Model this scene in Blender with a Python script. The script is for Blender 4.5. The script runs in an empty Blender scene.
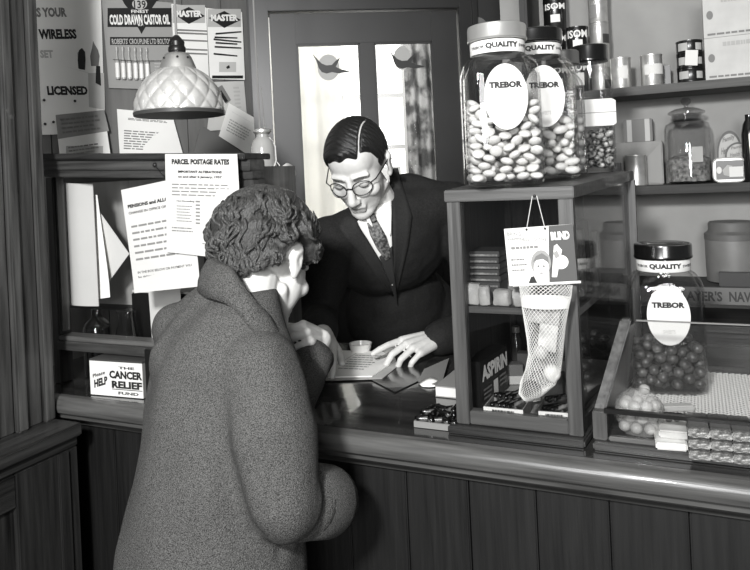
import bpy, bmesh, math, random
import numpy as np
from mathutils import Vector, Matrix, noise
from mathutils.bvhtree import BVHTree

S = bpy.context.scene
random.seed(7)
# ------------------------------------------------------------------ camera
F, PX, PY, ROLL, EYE = 700.0, 375.0, 176.0, 0.047, 1.45
cr, sr = math.cos(ROLL), math.sin(ROLL)
cam = bpy.data.cameras.new('camera')
cam.sensor_width = 36; cam.lens = 36 * F / 750; cam.shift_y = -(285 - PY) / 750
cam.clip_start = .02
cam_o = bpy.data.objects.new('camera', cam); S.collection.objects.link(cam_o)
cam_o.matrix_world = Matrix(((cr, sr, 0, 0), (0, 0, -1, 0), (-sr, cr, 0, EYE), (0, 0, 0, 1)))
S.camera = cam_o
# ------------------------------------------------------------------ light
w = bpy.data.worlds.new('shop_ambience'); S.world = w; w.use_nodes = True
w.node_tree.nodes['Background'].inputs[0].default_value = (.95, .97, 1, 1)
w.node_tree.nodes['Background'].inputs[1].default_value = .15
def lamp(name, typ, loc, tgt, energy, size, **k):
    l = bpy.data.lights.new(name, typ); l.energy = energy
    if typ == 'AREA': l.shape = 'DISK'; l.size = size
    else: l.shadow_soft_size = size
    o = bpy.data.objects.new(name, l); S.collection.objects.link(o); o.location = loc
    o.rotation_euler = (Vector(tgt) - Vector(loc)).to_track_quat('-Z', 'Y').to_euler()
    for a, b in k.items(): setattr(l, a, b)
    return o
# the press photographer's flash, held up at arm's length left of the camera
lamp('camera_flash', 'AREA', (-.46, -.45, 2.06), (.0, 2.0, 1.35), 76, .2)
# soft daylight from the shop window behind the photographer
lamp('shop_window_daylight', 'AREA', (-.3, -2.6, 2.0), (0, 2, 1.4), 85, 1.2)
# daylight in the back room beyond the door
lamp('back_room_daylight', 'AREA', (-.1, 3.2, 2.45), (-.05, 4.1, 1.5), 26, .5)
vs = S.view_settings
vs.view_transform = 'Standard'; vs.look = 'None'; vs.exposure = 0.0; vs.gamma = 1.0
vs.use_curve_mapping = False
# ------------------------------------------------------------------ geometry of the view
TH = math.atan2(700, 1525)
U = Vector((math.cos(TH), -math.sin(TH), 0)); V = Vector((math.sin(TH), math.cos(TH), 0)); ZZ = Vector((0, 0, 1))
CAM = Vector((0, 0, EYE))
def ray(px, py):
    x = (px - PX) / F; y = -(py - PY) / F
    return Vector((cr * x + sr * y, 1.0, -sr * x + cr * y))
def D(px, py, d): return CAM + ray(px, py) * d
def AZ(px, py, z):
    r = ray(px, py); return CAM + r * ((z - EYE) / r.z)
def plane_hit(px, py, p, n):
    r = ray(px, py); return CAM + r * ((p - CAM).dot(n) / r.dot(n))
def AV(px, py, v): return plane_hit(px, py, V * v, V)
def AU(px, py, u): return plane_hit(px, py, U * u, U)
def W(u, v, z): return U * u + V * v + ZZ * z
def uvz(p): return Vector((p.dot(U), p.dot(V), p.z))
PW_P = D(42, 100, 2.2); PW_D = Vector((.763, .647, 0)).normalized(); PW_N = Vector((PW_D.y, -PW_D.x, 0))
def AP(px, py, off=0.0): return plane_hit(px, py, PW_P + PW_N * off, PW_N)
DR_D = Vector((math.cos(.12), math.sin(.12), 0)); DR_P = Vector((0, 2.75, 0)); DR_N = Vector((DR_D.y, -DR_D.x, 0))
def ADR(px, py, off=0.0): return plane_hit(px, py, DR_P + DR_N * off, DR_N)

# ------------------------------------------------------------------ materials (grey tones, as on the print)
def g(v):
    c = v / 255.0
    c = c / 12.92 if c <= .04045 else ((c + .055) / 1.055) ** 2.4
    return (c, c * .995, c * .965, 1)
MATS = {}
def nodes(name):
    m = bpy.data.materials.new(name); m.use_nodes = True
    nt = m.node_tree; return m, nt, nt.nodes['Principled BSDF']
def mat(name, v, rough=.6, var=0, scale=20, bump=0, bscale=None, metal=0, stretch=(1, 1, 1), detail=4, coat=0, emit=0, spec=.5, contrast=(.3, .7)):
    if name in MATS: return MATS[name]
    m, nt, b = nodes(name); N = nt.nodes.new; L = nt.links.new
    b.inputs['Base Color'].default_value = g(v); b.inputs['Roughness'].default_value = rough
    b.inputs['Metallic'].default_value = metal; b.inputs['Coat Weight'].default_value = coat
    b.inputs['Specular IOR Level'].default_value = spec
    if emit: b.inputs['Emission Color'].default_value = g(v); b.inputs['Emission Strength'].default_value = emit
    if var or bump:
        tc = N('ShaderNodeTexCoord'); mp = N('ShaderNodeMapping'); L(tc.outputs['Object'], mp.inputs[0])
        mp.inputs['Scale'].default_value = stretch
    if var:
        nz = N('ShaderNodeTexNoise'); nz.inputs['Scale'].default_value = scale; nz.inputs['Detail'].default_value = detail
        L(mp.outputs[0], nz.inputs['Vector'])
        r = N('ShaderNodeValToRGB'); e = r.color_ramp.elements
        e[0].position, e[1].position = contrast
        e[0].color = g(max(0, v - var)); e[1].color = g(min(255, v + var))
        L(nz.outputs[0], r.inputs[0]); L(r.outputs[0], b.inputs['Base Color'])
    if bump:
        nb = N('ShaderNodeTexNoise'); nb.inputs['Scale'].default_value = bscale or scale; nb.inputs['Detail'].default_value = detail
        L(mp.outputs[0], nb.inputs['Vector'])
        bp = N('ShaderNodeBump'); bp.inputs['Strength'].default_value = bump; bp.inputs['Distance'].default_value = .004
        L(nb.outputs[0], bp.inputs['Height']); L(bp.outputs[0], b.inputs['Normal'])
    MATS[name] = m; return m
def wood(v, axis='x', rough=.42, var=16, coat=.15):
    st = {'x': (2, 40, 40), 'y': (40, 2, 40), 'z': (40, 40, 2)}[axis]
    return mat('wood_%d_%s_%d' % (v, axis, rough * 100), v, rough, var, 2.2, .25, 3, stretch=st, detail=6, coat=coat)
def glass(name, tint=.96, ior=1.45, rough=.015):
    if name in MATS: return MATS[name]
    m, nt, b = nodes(name); N = nt.nodes.new; L = nt.links.new
    nt.nodes.remove(b); out = nt.nodes['Material Output']
    t = N('ShaderNodeBsdfTransparent'); t.inputs[0].default_value = (tint, tint, tint, 1)
    gl = N('ShaderNodeBsdfGlossy'); gl.inputs['Roughness'].default_value = rough
    lw = N('ShaderNodeLayerWeight'); lw.inputs[0].default_value = .5; pw = N('ShaderNodeMath'); pw.operation = 'POWER'; pw.inputs[1].default_value = 4.0
    ma = N('ShaderNodeMath'); ma.operation = 'MULTIPLY_ADD'; f0 = ((ior - 1) / (ior + 1)) ** 2; ma.inputs[1].default_value = .75; ma.inputs[2].default_value = f0
    L(lw.outputs['Facing'], pw.inputs[0]); L(pw.outputs[0], ma.inputs[0]); fr = ma
    mx = N('ShaderNodeMixShader'); L(fr.outputs[0], mx.inputs[0]); L(t.outputs[0], mx.inputs[1]); L(gl.outputs[0], mx.inputs[2])
    L(mx.outputs[0], out.inputs[0]); MATS[name] = m; return m
PAPER_N = mat('notice_paper', 196, .8, 4, 6); PAPER = mat('paper', 236, .8, 5, 6); PAPER_G = mat('paper_grey', 175, .8, 8, 8); PAPER_D = mat('paper_dull', 140, .85, 10, 9)
CARD_W = mat('card_white', 216, .7); INK = mat('ink_black', 22, .6); INK_G = mat('ink_grey', 120, .7); INK_L = mat('ink_pale', 178, .7)
WHITE_INK = mat('ink_white', 230, .6)
CHROME = mat('bright_metal', 205, .28, metal=.75); TIN = mat('tin_metal', 200, .34, 12, 40, metal=.7); DARKMETAL = mat('dark_metal', 40, .35, metal=.6)
BLACK = mat('black_paint', 16, .4); BAKELITE = mat('black_bakelite', 14, .22, coat=.4)
JARGLASS = glass('jar_glass', .94, 1.5); PANE = glass('window_glass', .95, 1.42); CASEGLASS = glass('case_glass', .93, 1.45)

# ------------------------------------------------------------------ mesh builder
class MB:
    def __init__(s): s.v = []; s.f = []
    def add(s, vs, fs):
        o = len(s.v); s.v += [Vector(p) for p in vs]; s.f += [tuple(i + o for i in f) for f in fs]; return s
    def hexa(s, p):  # 0-3 bottom ring, 4-7 top ring
        return s.add(p, [(0, 3, 2, 1), (4, 5, 6, 7), (0, 1, 5, 4), (1, 2, 6, 5), (2, 3, 7, 6), (3, 0, 4, 7)])
    def box(s, c, d, rot=None):
        x, y, z = d[0] / 2, d[1] / 2, d[2] / 2
        q = [Vector(t) for t in ((-x, -y, -z), (x, -y, -z), (x, y, -z), (-x, y, -z), (-x, -y, z), (x, -y, z), (x, y, z), (-x, y, z))]
        if rot is not None: q = [rot @ t for t in q]
        return s.hexa([t + Vector(c) for t in q])
    def b2(s, a, b):
        return s.box([(a[i] + b[i]) / 2 for i in range(3)], [abs(a[i] - b[i]) for i in range(3)])
    def prism(s, poly, ext):
        n = len(poly); ext = Vector(ext); P = [Vector(p) for p in poly]
        return s.add(P + [p + ext for p in P], [tuple(range(n - 1, -1, -1)), tuple(range(n, 2 * n))] + [(i, (i + 1) % n, n + (i + 1) % n, n + i) for i in range(n)])
    def rings(s, rs, cap=True, close=True):
        n = len(rs[0]); o = len(s.v)
        for r in rs: s.v += [Vector(p) for p in r]
        for k in range(len(rs) - 1):
            for i in range(n if close else n - 1):
                j = (i + 1) % n
                s.f.append((o + k * n + i, o + k * n + j, o + (k + 1) * n + j, o + (k + 1) * n + i))
        if cap:
            s.f.append(tuple(o + i for i in range(n - 1, -1, -1)))
            s.f.append(tuple(o + (len(rs) - 1) * n + i for i in range(n)))
        return s
    def lathe(s, prof, n=24, c=(0, 0, 0), cap=True):
        return s.rings([[(c[0] + r * math.cos(2 * math.pi * i / n), c[1] + r * math.sin(2 * math.pi * i / n), c[2] + z) for i in range(n)] for r, z in prof], cap)
    def slathe(s, prof, n=32, c=(0, 0, 0), cap=True):  # prof: (hx, hy, z, power)
        rs = []
        for hx, hy, z, p in prof:
            r = []
            for i in range(n):
                a = 2 * math.pi * (i + .5) / n; ca, sa = math.cos(a), math.sin(a)
                r.append((c[0] + hx * math.copysign(abs(ca) ** (2 / p), ca), c[1] + hy * math.copysign(abs(sa) ** (2 / p), sa), c[2] + z))
            rs.append(r)
        return s.rings(rs, cap)
    def tube(s, pts, r, n=8, r2=None):
        pts = [Vector(p) for p in pts]; rs = []; m = len(pts); ref = None
        for k, p in enumerate(pts):
            t = (pts[min(k + 1, m - 1)] - pts[max(k - 1, 0)]).normalized()
            if ref is None:
                ref = t.cross(ZZ if abs(t.z) < .9 else Vector((1, 0, 0))).normalized()
            ref = (ref - t * ref.dot(t)).normalized(); b = t.cross(ref)
            rr = r[k] if isinstance(r, (list, tuple)) else r
            rs.append([p + (ref * math.cos(2 * math.pi * i / n) + b * math.sin(2 * math.pi * i / n)) * rr for i in range(n)])
        return s.rings(rs)
    def ell(s, c, r, rot=None, n=16, m=10):
        c = Vector(c); o = len(s.v); r = (r, r, r) if not isinstance(r, (tuple, list)) else r
        def q(x, y, z):
            p = Vector((x * r[0], y * r[1], z * r[2])); return c + (rot @ p if rot is not None else p)
        s.v.append(q(0, 0, -1))
        for k in range(1, m):
            a = math.pi * k / m - math.pi / 2
            for i in range(n):
                b = 2 * math.pi * i / n; s.v.append(q(math.cos(a) * math.cos(b), math.cos(a) * math.sin(b), math.sin(a)))
        s.v.append(q(0, 0, 1)); top = len(s.v) - 1
        for i in range(n):
            j = (i + 1) % n
            s.f.append((o, o + 1 + j, o + 1 + i)); s.f.append((top, o + 1 + (m - 2) * n + i, o + 1 + (m - 2) * n + j))
            for k in range(m - 2):
                a = o + 1 + k * n; s.f.append((a + i, a + j, a + n + j, a + n + i))
        return s
    def cap(s, a, b, ra, rb, n=14, flat=1.0, fdir=None):  # tapered capsule, optionally flattened along fdir
        a, b = Vector(a), Vector(b); t = (b - a); L = t.length
        t = t / L if L > 1e-6 else Vector((0, 0, 1))
        e = Vector(fdir) if fdir is not None else (Vector((1, 0, 0)) if abs(t.x) < .8 else Vector((0, 1, 0)))
        e = (e - t * e.dot(t)).normalized(); f2 = t.cross(e); rs = []
        def ring(c, r): return [c + (e * math.cos(2 * math.pi * i / n) * flat + f2 * math.sin(2 * math.pi * i / n)) * r for i in range(n)]
        for k in range(5): q = math.pi / 2 * (1 - k / 5 * .98) ; rs.append(ring(a - t * ra * math.sin(q) * (flat if flat < 1 else 1), max(ra * math.cos(q), ra * .03)))
        for k in range(1, 4): u = k / 4; rs.append(ring(a.lerp(b, u), ra + (rb - ra) * u))
        for k in range(5, -1, -1):
            q = math.pi / 2 * (1 - k / 5 * .98); rs.append(ring(b + t * rb * math.sin(q) * (flat if flat < 1 else 1), max(rb * math.cos(q), rb * .03)))
        return s.rings(rs)
    def chain(s, pts, rad, **k):
        for i in range(len(pts) - 1): s.cap(pts[i], pts[i + 1], rad[i], rad[i + 1], **k)
        return s
    def grid(s, rows, thick=None):
        """rows of points -> sheet; thick = vector for a solid sheet"""
        n = len(rows[0]); m = len(rows); o = len(s.v)
        for r in rows: s.v += [Vector(p) for p in r]
        for k in range(m - 1):
            for i in range(n - 1): s.f.append((o + k * n + i, o + k * n + i + 1, o + (k + 1) * n + i + 1, o + (k + 1) * n + i))
        if thick is not None:
            o2 = len(s.v); t = Vector(thick)
            for r in rows: s.v += [Vector(p) + t for p in r]
            for k in range(m - 1):
                for i in range(n - 1): s.f.append((o2 + k * n + i, o2 + (k + 1) * n + i, o2 + (k + 1) * n + i + 1, o2 + k * n + i + 1))
            rim = [i for i in range(n)] + [k * n + n - 1 for k in range(1, m)] + [(m - 1) * n + i for i in range(n - 2, -1, -1)] + [k * n for k in range(m - 2, 0, -1)]
            for a, b in zip(rim, rim[1:] + rim[:1]): s.f.append((o + b, o + a, o2 + a, o2 + b))
        return s
    def data(s, name, smooth=False, bevel=0, recalc=True):
        me = bpy.data.meshes.new(name); me.from_pydata([tuple(p) for p in s.v], [], s.f)
        if bevel or recalc:
            bm = bmesh.new(); bm.from_mesh(me)
            if recalc: bmesh.ops.recalc_face_normals(bm, faces=bm.faces)
            if bevel: bmesh.ops.bevel(bm, geom=[e for e in bm.edges if len(e.link_faces) == 2 and e.calc_face_angle(0) > .6], offset=bevel, segments=2, affect='EDGES', clamp_overlap=True)
            bm.to_mesh(me); bm.free()
        if smooth:
            for p in me.polygons: p.use_smooth = True
            if smooth != 'all': me.set_sharp_from_angle(angle=.7)
        return me
XF = {}
def thing(name, label, cat, loc=(0, 0, 0), rotz=0, group=None):
    o = bpy.data.objects.new(name, None); o.empty_display_size = .02; S.collection.objects.link(o)
    o.location = loc; o.rotation_euler = (0, 0, rotz); o['label'] = label; o['category'] = cat
    if group: o['group'] = group
    XF[o.name] = Matrix.Translation(Vector(loc)) @ Matrix.Rotation(rotz, 4, 'Z'); return o
def tag(o, label=None, cat=None, group=None, kind=None):
    if label: o['label'] = label
    if cat: o['category'] = cat
    if group: o['group'] = group
    if kind: o['kind'] = kind
    return o
def obj(name, mb, m, parent=None, smooth=False, bevel=0, world=False, origin=None, label=None, recalc=True):
    me = mb if isinstance(mb, bpy.types.Mesh) else mb.data(name, smooth, bevel, recalc)
    if world:
        if parent is not None: me.transform(XF[parent.name].inverted())
        elif origin is not None: me.transform(Matrix.Translation(-Vector(origin)))
    if m is not None:
        me.materials.clear(); me.materials.append(m)
    o = bpy.data.objects.new(name, me); S.collection.objects.link(o)
    if parent is not None:
        o.parent = parent; XF[o.name] = XF[parent.name].copy()
    elif origin is not None and world: o.location = origin; XF[o.name] = Matrix.Translation(Vector(origin))
    else: XF[o.name] = Matrix.Identity(4)
    if label: o['label'] = label
    return o
def struct(o): o['kind'] = 'structure'; return o
def dup(root, loc, rot=None, label=None):
    r = root.copy(); S.collection.objects.link(r); r.location = loc
    if rot is not None: r.rotation_euler = rot
    if label: r['label'] = label
    for ch in root.children:
        c = ch.copy(); S.collection.objects.link(c); c.parent = r
        for gc in ch.children:
            d = gc.copy(); S.collection.objects.link(d); d.parent = c
    return r
def fuse(mb, voxel, smooth=6, fac=.5):
    me = mb.data('tmp'); o = bpy.data.objects.new('tmp', me); S.collection.objects.link(o)
    r = o.modifiers.new('r', 'REMESH'); r.mode = 'VOXEL'; r.voxel_size = voxel
    if smooth:
        q = o.modifiers.new('s', 'SMOOTH'); q.factor = fac; q.iterations = smooth
    dg = bpy.context.evaluated_depsgraph_get(); dg.update()
    out = bpy.data.meshes.new_from_object(o.evaluated_get(dg)); bpy.data.objects.remove(o); bpy.data.meshes.remove(me)
    for p in out.polygons: p.use_smooth = True
    return out
def arr(me):
    a = np.empty(len(me.vertices) * 3); me.vertices.foreach_get('co', a); return a.reshape(-1, 3)
def norms(me):
    a = np.empty(len(me.vertices) * 3); me.vertices.foreach_get('normal', a); return a.reshape(-1, 3)
def setv(me, a): me.vertices.foreach_set('co', np.ascontiguousarray(a).ravel()); me.update()
def mesh_mb(me):
    b = MB(); b.v = [v.co.copy() for v in me.vertices]; b.f = [tuple(p.vertices) for p in me.polygons]; return b
def decimate(me, ratio):
    o = bpy.data.objects.new('tmp', me); S.collection.objects.link(o)
    r = o.modifiers.new('d', 'DECIMATE'); r.ratio = ratio
    dg = bpy.context.evaluated_depsgraph_get(); dg.update()
    out = bpy.data.meshes.new_from_object(o.evaluated_get(dg)); bpy.data.objects.remove(o)
    for p in out.polygons: p.use_smooth = True
    return out
def fbm(p, s, o=3):
    return noise.fractal(Vector(p) * s, 1.0, 2.0, o)

# ------------------------------------------------------------------ sheets and lettering
class Fr:
    def __init__(s, TL, TR, BL):
        s.o = Vector(TL); s.W = (Vector(TR) - s.o).length; s.ex = (Vector(TR) - s.o).normalized()
        up = s.o - Vector(BL); up = up - s.ex * up.dot(s.ex); s.H = up.length; s.ey = up.normalized(); s.n = s.ex.cross(s.ey)
    def p(s, x, y, lift=0): return s.o + s.ex * (x * s.W) - s.ey * (y * s.H) + s.n * lift
TXT = {}
def textmesh(t, bold):
    k = (t, bold)
    if k in TXT: return TXT[k]
    c = bpy.data.curves.new('t', 'FONT'); c.body = t; c.resolution_u = 2; c.size = 1; c.offset = bold
    o = bpy.data.objects.new('t', c); S.collection.objects.link(o)
    dg = bpy.context.evaluated_depsgraph_get(); dg.update()
    me = bpy.data.meshes.new_from_object(o.evaluated_get(dg))
    v = [x.co.copy() for x in me.vertices]; f = [tuple(p.vertices) for p in me.polygons]
    bpy.data.objects.remove(o); bpy.data.curves.remove(c); bpy.data.meshes.remove(me)
    x0 = min(q.x for q in v); x1 = max(q.x for q in v); y0 = min(q.y for q in v); y1 = max(q.y for q in v)
    TXT[k] = ([((q.x - x0) / (x1 - x0), (q.y - y0) / (y1 - y0)) for q in v], f, (x1 - x0) / (y1 - y0)); return TXT[k]
def text(fr, t, x0, y0, x1, y1, m, parent, bold=.02, lift=.0007, skew=0.0, name='lettering', bend=None):
    """fit the word into the box x0..x1, y0 (top)..y1 (bottom), fractions of the frame"""
    v, f, asp = textmesh(t, bold)
    b = MB()
    for (a, c) in v:
        x = x0 + (x1 - x0) * a; y = y1 + (y0 - y1) * c - skew * a
        p = bend(x, y, lift) if bend else fr.p(x, y, lift)
        b.v.append(p)
    b.f = [tuple(q) for q in f]
    return obj(name, b, m, parent, world=True, recalc=False)
def rect(fr, x0, y0, x1, y1, m, parent, name='printed_panel', lift=.0004):
    b = MB(); b.add([fr.p(x0, y0, lift), fr.p(x0, y1, lift), fr.p(x1, y1, lift), fr.p(x1, y0, lift)], [(0, 1, 2, 3)])
    return obj(name, b, m, parent, world=True, recalc=False)
def poly(fr, pts, m, parent, name='printed_shape', lift=.0005):
    b = MB(); b.add([fr.p(x, y, lift) for x, y in pts], [tuple(range(len(pts)))[::-1]])
    return obj(name, b, m, parent, world=True, recalc=False)
def oval(cx, cy, rx, ry, n=24): return [(cx + rx * math.cos(2 * math.pi * i / n), cy + ry * math.sin(2 * math.pi * i / n)) for i in range(n)]
def lines(fr, x0, y0, x1, y1, n, m, parent, name='printed_lines', fill=.45, seed=0, ragged=.25):
    rnd = random.Random(seed); b = MB(); dy = (y1 - y0) / n
    for k in range(n):
        x = x0
        xe = x1 - (x1 - x0) * ragged * rnd.random()
        while x < xe:
            wd = (x1 - x0) * rnd.uniform(.05, .16); e = min(x + wd, xe); y = y0 + k * dy
            b.add([fr.p(x, y, .0006), fr.p(x, y + dy * fill, .0006), fr.p(e, y + dy * fill, .0006), fr.p(e, y, .0006)], [(0, 1, 2, 3)])
            x = e + (x1 - x0) * .022
    return obj(name, b, m, parent, world=True, recalc=False)
def sheet(name, label, cat, TL, TR, BR, BL, m, thick=.0012, curl=0.0, group=None, n=8):
    """a thin sheet hung on a plane; curl lifts the lower edge a little towards the viewer"""
    TL, TR, BR, BL = map(Vector, (TL, TR, BR, BL)); fr = Fr(TL, TR, BL); rows = []
    for k in range(n + 1):
        t = k / n; a = TL.lerp(BL, t); c = TR.lerp(BR, t); r = []
        for i in range(n + 1):
            s_ = i / n; r.append(a.lerp(c, s_) + fr.n * curl * (max(0, t - .75) * 4) ** 2 * (.4 + .6 * s_))
        rows.append(r)
    o = obj(name, MB().grid(rows, -fr.n * thick), m, world=True, origin=BL.lerp(BR, .5))
    tag(o, label, cat, group); return o, fr
# ================================================================== the setting
DK = wood(52, 'z', .45); DKX = wood(52, 'x', .45); DKY = wood(50, 'y', .45)
fl = MB().b2((-3.2, -3, -.05), (3.2, 5, 0)); struct(obj('floor', fl, mat('floor_boards', 70, .6, 15, 3, stretch=(1, 20, 1))))
ce = MB().b2((-3.2, .2, 2.72), (3.2, 5, 2.78)); struct(obj('ceiling', ce, mat('ceiling_plaster', 190, .9, 6, 4)))
# --- left wall (boards) carrying the posters
wl = MB(); t0, t1 = -.75, .80
def PWp(t, z, off=0): p = PW_P + PW_D * t + PW_N * off; return Vector((p.x, p.y, z))
wl.hexa([PWp(t0, 0, -.06), PWp(t1, 0, -.06), PWp(t1, 0, -.022), PWp(t0, 0, -.022), PWp(t0, 2.72, -.06), PWp(t1, 2.72, -.06), PWp(t1, 2.72, -.022), PWp(t0, 2.72, -.022)])
wleft = struct(obj('wall_left', wl, mat('joint_dark', 25, .9)))
k = t0
while k < t1 - .01:
    e = min(k + .155, t1); b = MB()
    b.hexa([PWp(k + .002, 0.002, -.022), PWp(e - .002, .002, -.022), PWp(e - .002, .002, -.008), PWp(k + .002, .002, -.008), PWp(k + .002, 2.71, -.022), PWp(e - .002, 2.71, -.022), PWp(e - .002, 2.71, -.008), PWp(k + .002, 2.71, -.008)])
    obj('plank', b, mat('painted_board', 104, .55, 8, 5, stretch=(8, 8, .8)), wleft); k = e
# --- back wall with the door
def s_of(px, py): return (ADR(px, py) - DR_P).dot(DR_D)
def DP(s, z, off=0): p = DR_P + DR_D * s + DR_N * off; return Vector((p.x, p.y, z))
def dbox(mb, s0, s1, z0, z1, o0, o1):
    return mb.hexa([DP(s0, z0, o1), DP(s1, z0, o1), DP(s1, z0, o0), DP(s0, z0, o0), DP(s0, z1, o1), DP(s1, z1, o1), DP(s1, z1, o0), DP(s0, z1, o0)])
sL, sR = s_of(273, 100), s_of(461, 100); zT = ADR(360, 11.5).z
wb = MB(); dbox(wb, sL - .35, sL - .012, 0, 2.72, -.12, 0); dbox(wb, sR + .012, sR + .75, 0, 2.72, -.12, 0); dbox(wb, sL - .012, sR + .012, zT + .012, 2.72, -.12, 0)
struct(obj('wall_back', wb, mat('dark_paint', 30, .55, 5, 6)))
fm = MB()
dbox(fm, sL - .055, sL - .004, 0, zT + .05, 0.001, .022); dbox(fm, sR + .004, sR + .055, 0, zT + .05, 0.001, .022); dbox(fm, sL - .004, sR + .004, zT + .004, zT + .05, 0.001, .022)
dbox(fm, sL - .075, sL - .055, 0, zT + .07, 0.001, .034); dbox(fm, sR + .055, sR + .075, 0, zT + .07, 0.001, .034); dbox(fm, sL - .055, sR + .055, zT + .05, zT + .07, 0.001, .034)
struct(obj('trim_1', fm, mat('dark_gloss', 27, .4, 5, 6), bevel=.002))
pg = MB(); dbox(pg, sR + .09, sR + .092, 1.99, 2.08, .001, .012)
# door leaf
door = thing('door_1', 'dark painted door with two tall glazed panes', 'door', DP((sL + sR) / 2, 0, -.03)); del door['category']; struct(door)
ga, gb, gc, gd = s_of(297.5, 60), s_of(360.5, 60), s_of(375, 60), s_of(433.5, 60); gz1 = ADR(360, 42.5).z; gz0 = gz1 - .80
DPM = mat('door_paint', 31, .45, 5, 5)
for nm, a, b_, z0, z1 in (('stile', sL, ga, .02, zT), ('stile', gd, sR, .02, zT), ('muntin', gb, gc, gz0, gz1), ('rail', ga, gd, gz1, zT), ('rail', ga, gd, gz0 - .16, gz0), ('rail', ga, gd, .02, .22)):
    obj(nm, dbox(MB(), a, b_, z0, z1, -.05, -.012), DPM, door, world=True, bevel=.003)
obj('panel', dbox(MB(), ga, gd, .22, gz0 - .16, -.04, -.026), DPM, door, world=True)
panes = [obj('pane', dbox(MB(), a, b_, gz0, gz1, -.034, -.030), PANE, door, world=True) for a, b_ in ((ga, gb), (gc, gd))]
bd = MB()
for a, b_ in ((ga, gb), (gc, gd)):
    for q in ((a, a + .006, gz0, gz1), (b_ - .006, b_, gz0, gz1), (a, b_, gz1 - .006, gz1), (a, b_, gz0, gz0 + .006)): dbox(bd, *q, -.029, -.018)
obj('glazing_bead', bd, DPM, door, world=True)
kb = MB().ell(DP(sR - .035, 1.02, .03), .022); kb.cap(DP(sR - .035, 1.02, -.012), DP(sR - .035, 1.02, .03), .008, .008); obj('door_knob', kb, CHROME, door, True, world=True)
# swallows stuck on the glass
SW = [(0, .02), (.10, .30), (.16, .62), (.24, .80), (.36, .86), (.50, .80), (.68, .86), (.86, .82), (1.0, .76), (.84, .72), (.70, .66), (.60, .58), (.66, .40), (.72, .18), (.58, .36), (.50, .50), (.36, .52), (.24, .44), (.12, .24)]
for (x0, y0, x1, y1), (ox, oy, orx, ory) in (((312, 53, 351, 77), (328.5, 67.5, 11, 13.2)), ((388, 49, 426, 72), (402, 58, 8.5, 12))):
    fr = Fr(ADR(x0, y0, -.0295), ADR(x1, y0, -.0295), ADR(x0, y1, -.0295)); pane = panes[0 if x0 < 360 else 1]
    b = MB(); b.prism([ADR(x, y, -.0295) for x, y in oval(ox, oy, orx, ory)], DR_N * .0006); obj('transfer_disc', b, mat('transfer_grey', 168, .5), pane, world=True)
    b = MB(); b.prism([fr.p(x, y, .001) for x, y in SW], fr.n * .0008); obj('swallow_transfer', b, mat('swallow_ink', 34, .5), pane, world=True)
# round plate on the wall right of the door
rp = MB(); c = ADR(477, 28, .002); rp.prism([c + DR_D * .042 * math.cos(a) + ZZ * .042 * math.sin(a) for a in np.linspace(0, 2 * math.pi, 28, endpoint=False)], DR_N * .008)
tag(obj('wall_plate', rp, mat('plate_grey', 105, .6), world=True, origin=c), 'plain grey round plate fixed on dark wall beside the door', 'plate')
# --- back room seen through the door glass
br = MB(); br.b2((-1.6, 4.25, 0), (1.4, 4.3, 2.72)); struct(obj('wall_far', br, mat('cream_paint', 205, .8)))
bs = MB(); bs.b2((-1.65, 2.98, 0), (-1.6, 4.3, 2.72)); struct(obj('wall_side', bs, mat('cream_paint', 205, .8)))
wn = thing('window_1', 'bright back room window with pale glazing bars', 'window', (-.1, 4.24, 1.0)); del wn['category']; struct(wn)
m, nt, b_ = nodes('daylight_pane'); b_.inputs['Base Color'].default_value = g(235); b_.inputs['Emission Color'].default_value = (1, .99, .96, 1); b_.inputs['Emission Strength'].default_value = 1.5
wx0, wx1, wz0, wz1 = -.62, .42, .98, 2.35
cols = [wx0, -.30, .03, .20, wx1]; zs = [wz0, 1.62, 1.93, wz1]
for i in range(4):
    for j in range(3):
        obj('pane', MB().b2((cols[i] + .012, 4.22, zs[j] + .012), (cols[i + 1] - .012, 4.232, zs[j + 1] - .012)), m, wn, world=True)
for x in cols: obj('frame_bar', MB().b2((x - .012, 4.205, wz0), (x + .012, 4.24, wz1)), mat('white_gloss', 190, .4), wn, world=True)
for z in zs: obj('frame_bar', MB().b2((wx0, 4.207, z - .012), (wx1, 4.24, z + .012)), mat('white_gloss', 190, .4), wn, world=True)
def curtain(x0, x1, y, z0, z1, folds, amp, ph):
    n = folds * 8; rows = []
    for z in np.linspace(z1, z0, 12):
        rows.append([(x0 + (x1 - x0) * i / n, y + amp * math.sin(2 * math.pi * folds * i / n + ph + .4 * math.sin(z * 3)), z) for i in range(n + 1)])
    return MB().grid(rows, (0, .002, 0))
m, nt, b_ = nodes('net_cloth'); N = nt.nodes.new; t = N('ShaderNodeBsdfTranslucent'); t.inputs[0].default_value = g(238); mx = N('ShaderNodeMixShader'); mx.inputs[0].default_value = .65
b_.inputs['Base Color'].default_value = g(235); b_.inputs['Roughness'].default_value = .9
nt.links.new(b_.outputs[0], mx.inputs[1]); nt.links.new(t.outputs[0], mx.inputs[2]); nt.links.new(mx.outputs[0], nt.nodes['Material Output'].inputs[0])
tag(obj('net_curtain', curtain(-.66, -.17, 4.17, 1.001, 2.42, 5, .012, 0), m, smooth='all', world=True, origin=(-.4, 4.16, 1)), 'white net curtain hanging in the back room window', 'curtain')
tag(obj('patterned_curtain', curtain(.20, .66, 4.12, .6, 2.42, 6, .022, 1), mat('leaf_print', 112, .9, 42, 9, detail=3, contrast=(.42, .58)), smooth='all', world=True, origin=(.43, 4.12, .6)), 'dark leaf-patterned curtain drawn aside in the back room', 'curtain')
cw = MB().b2((.02, 4.02, 1.001), (.15, 4.05, 1.50)); tag(obj('white_card', cw, CARD_W, world=True, origin=(.08, 4.03, 1.001)), 'white card standing on the back room sill', 'card')
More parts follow.
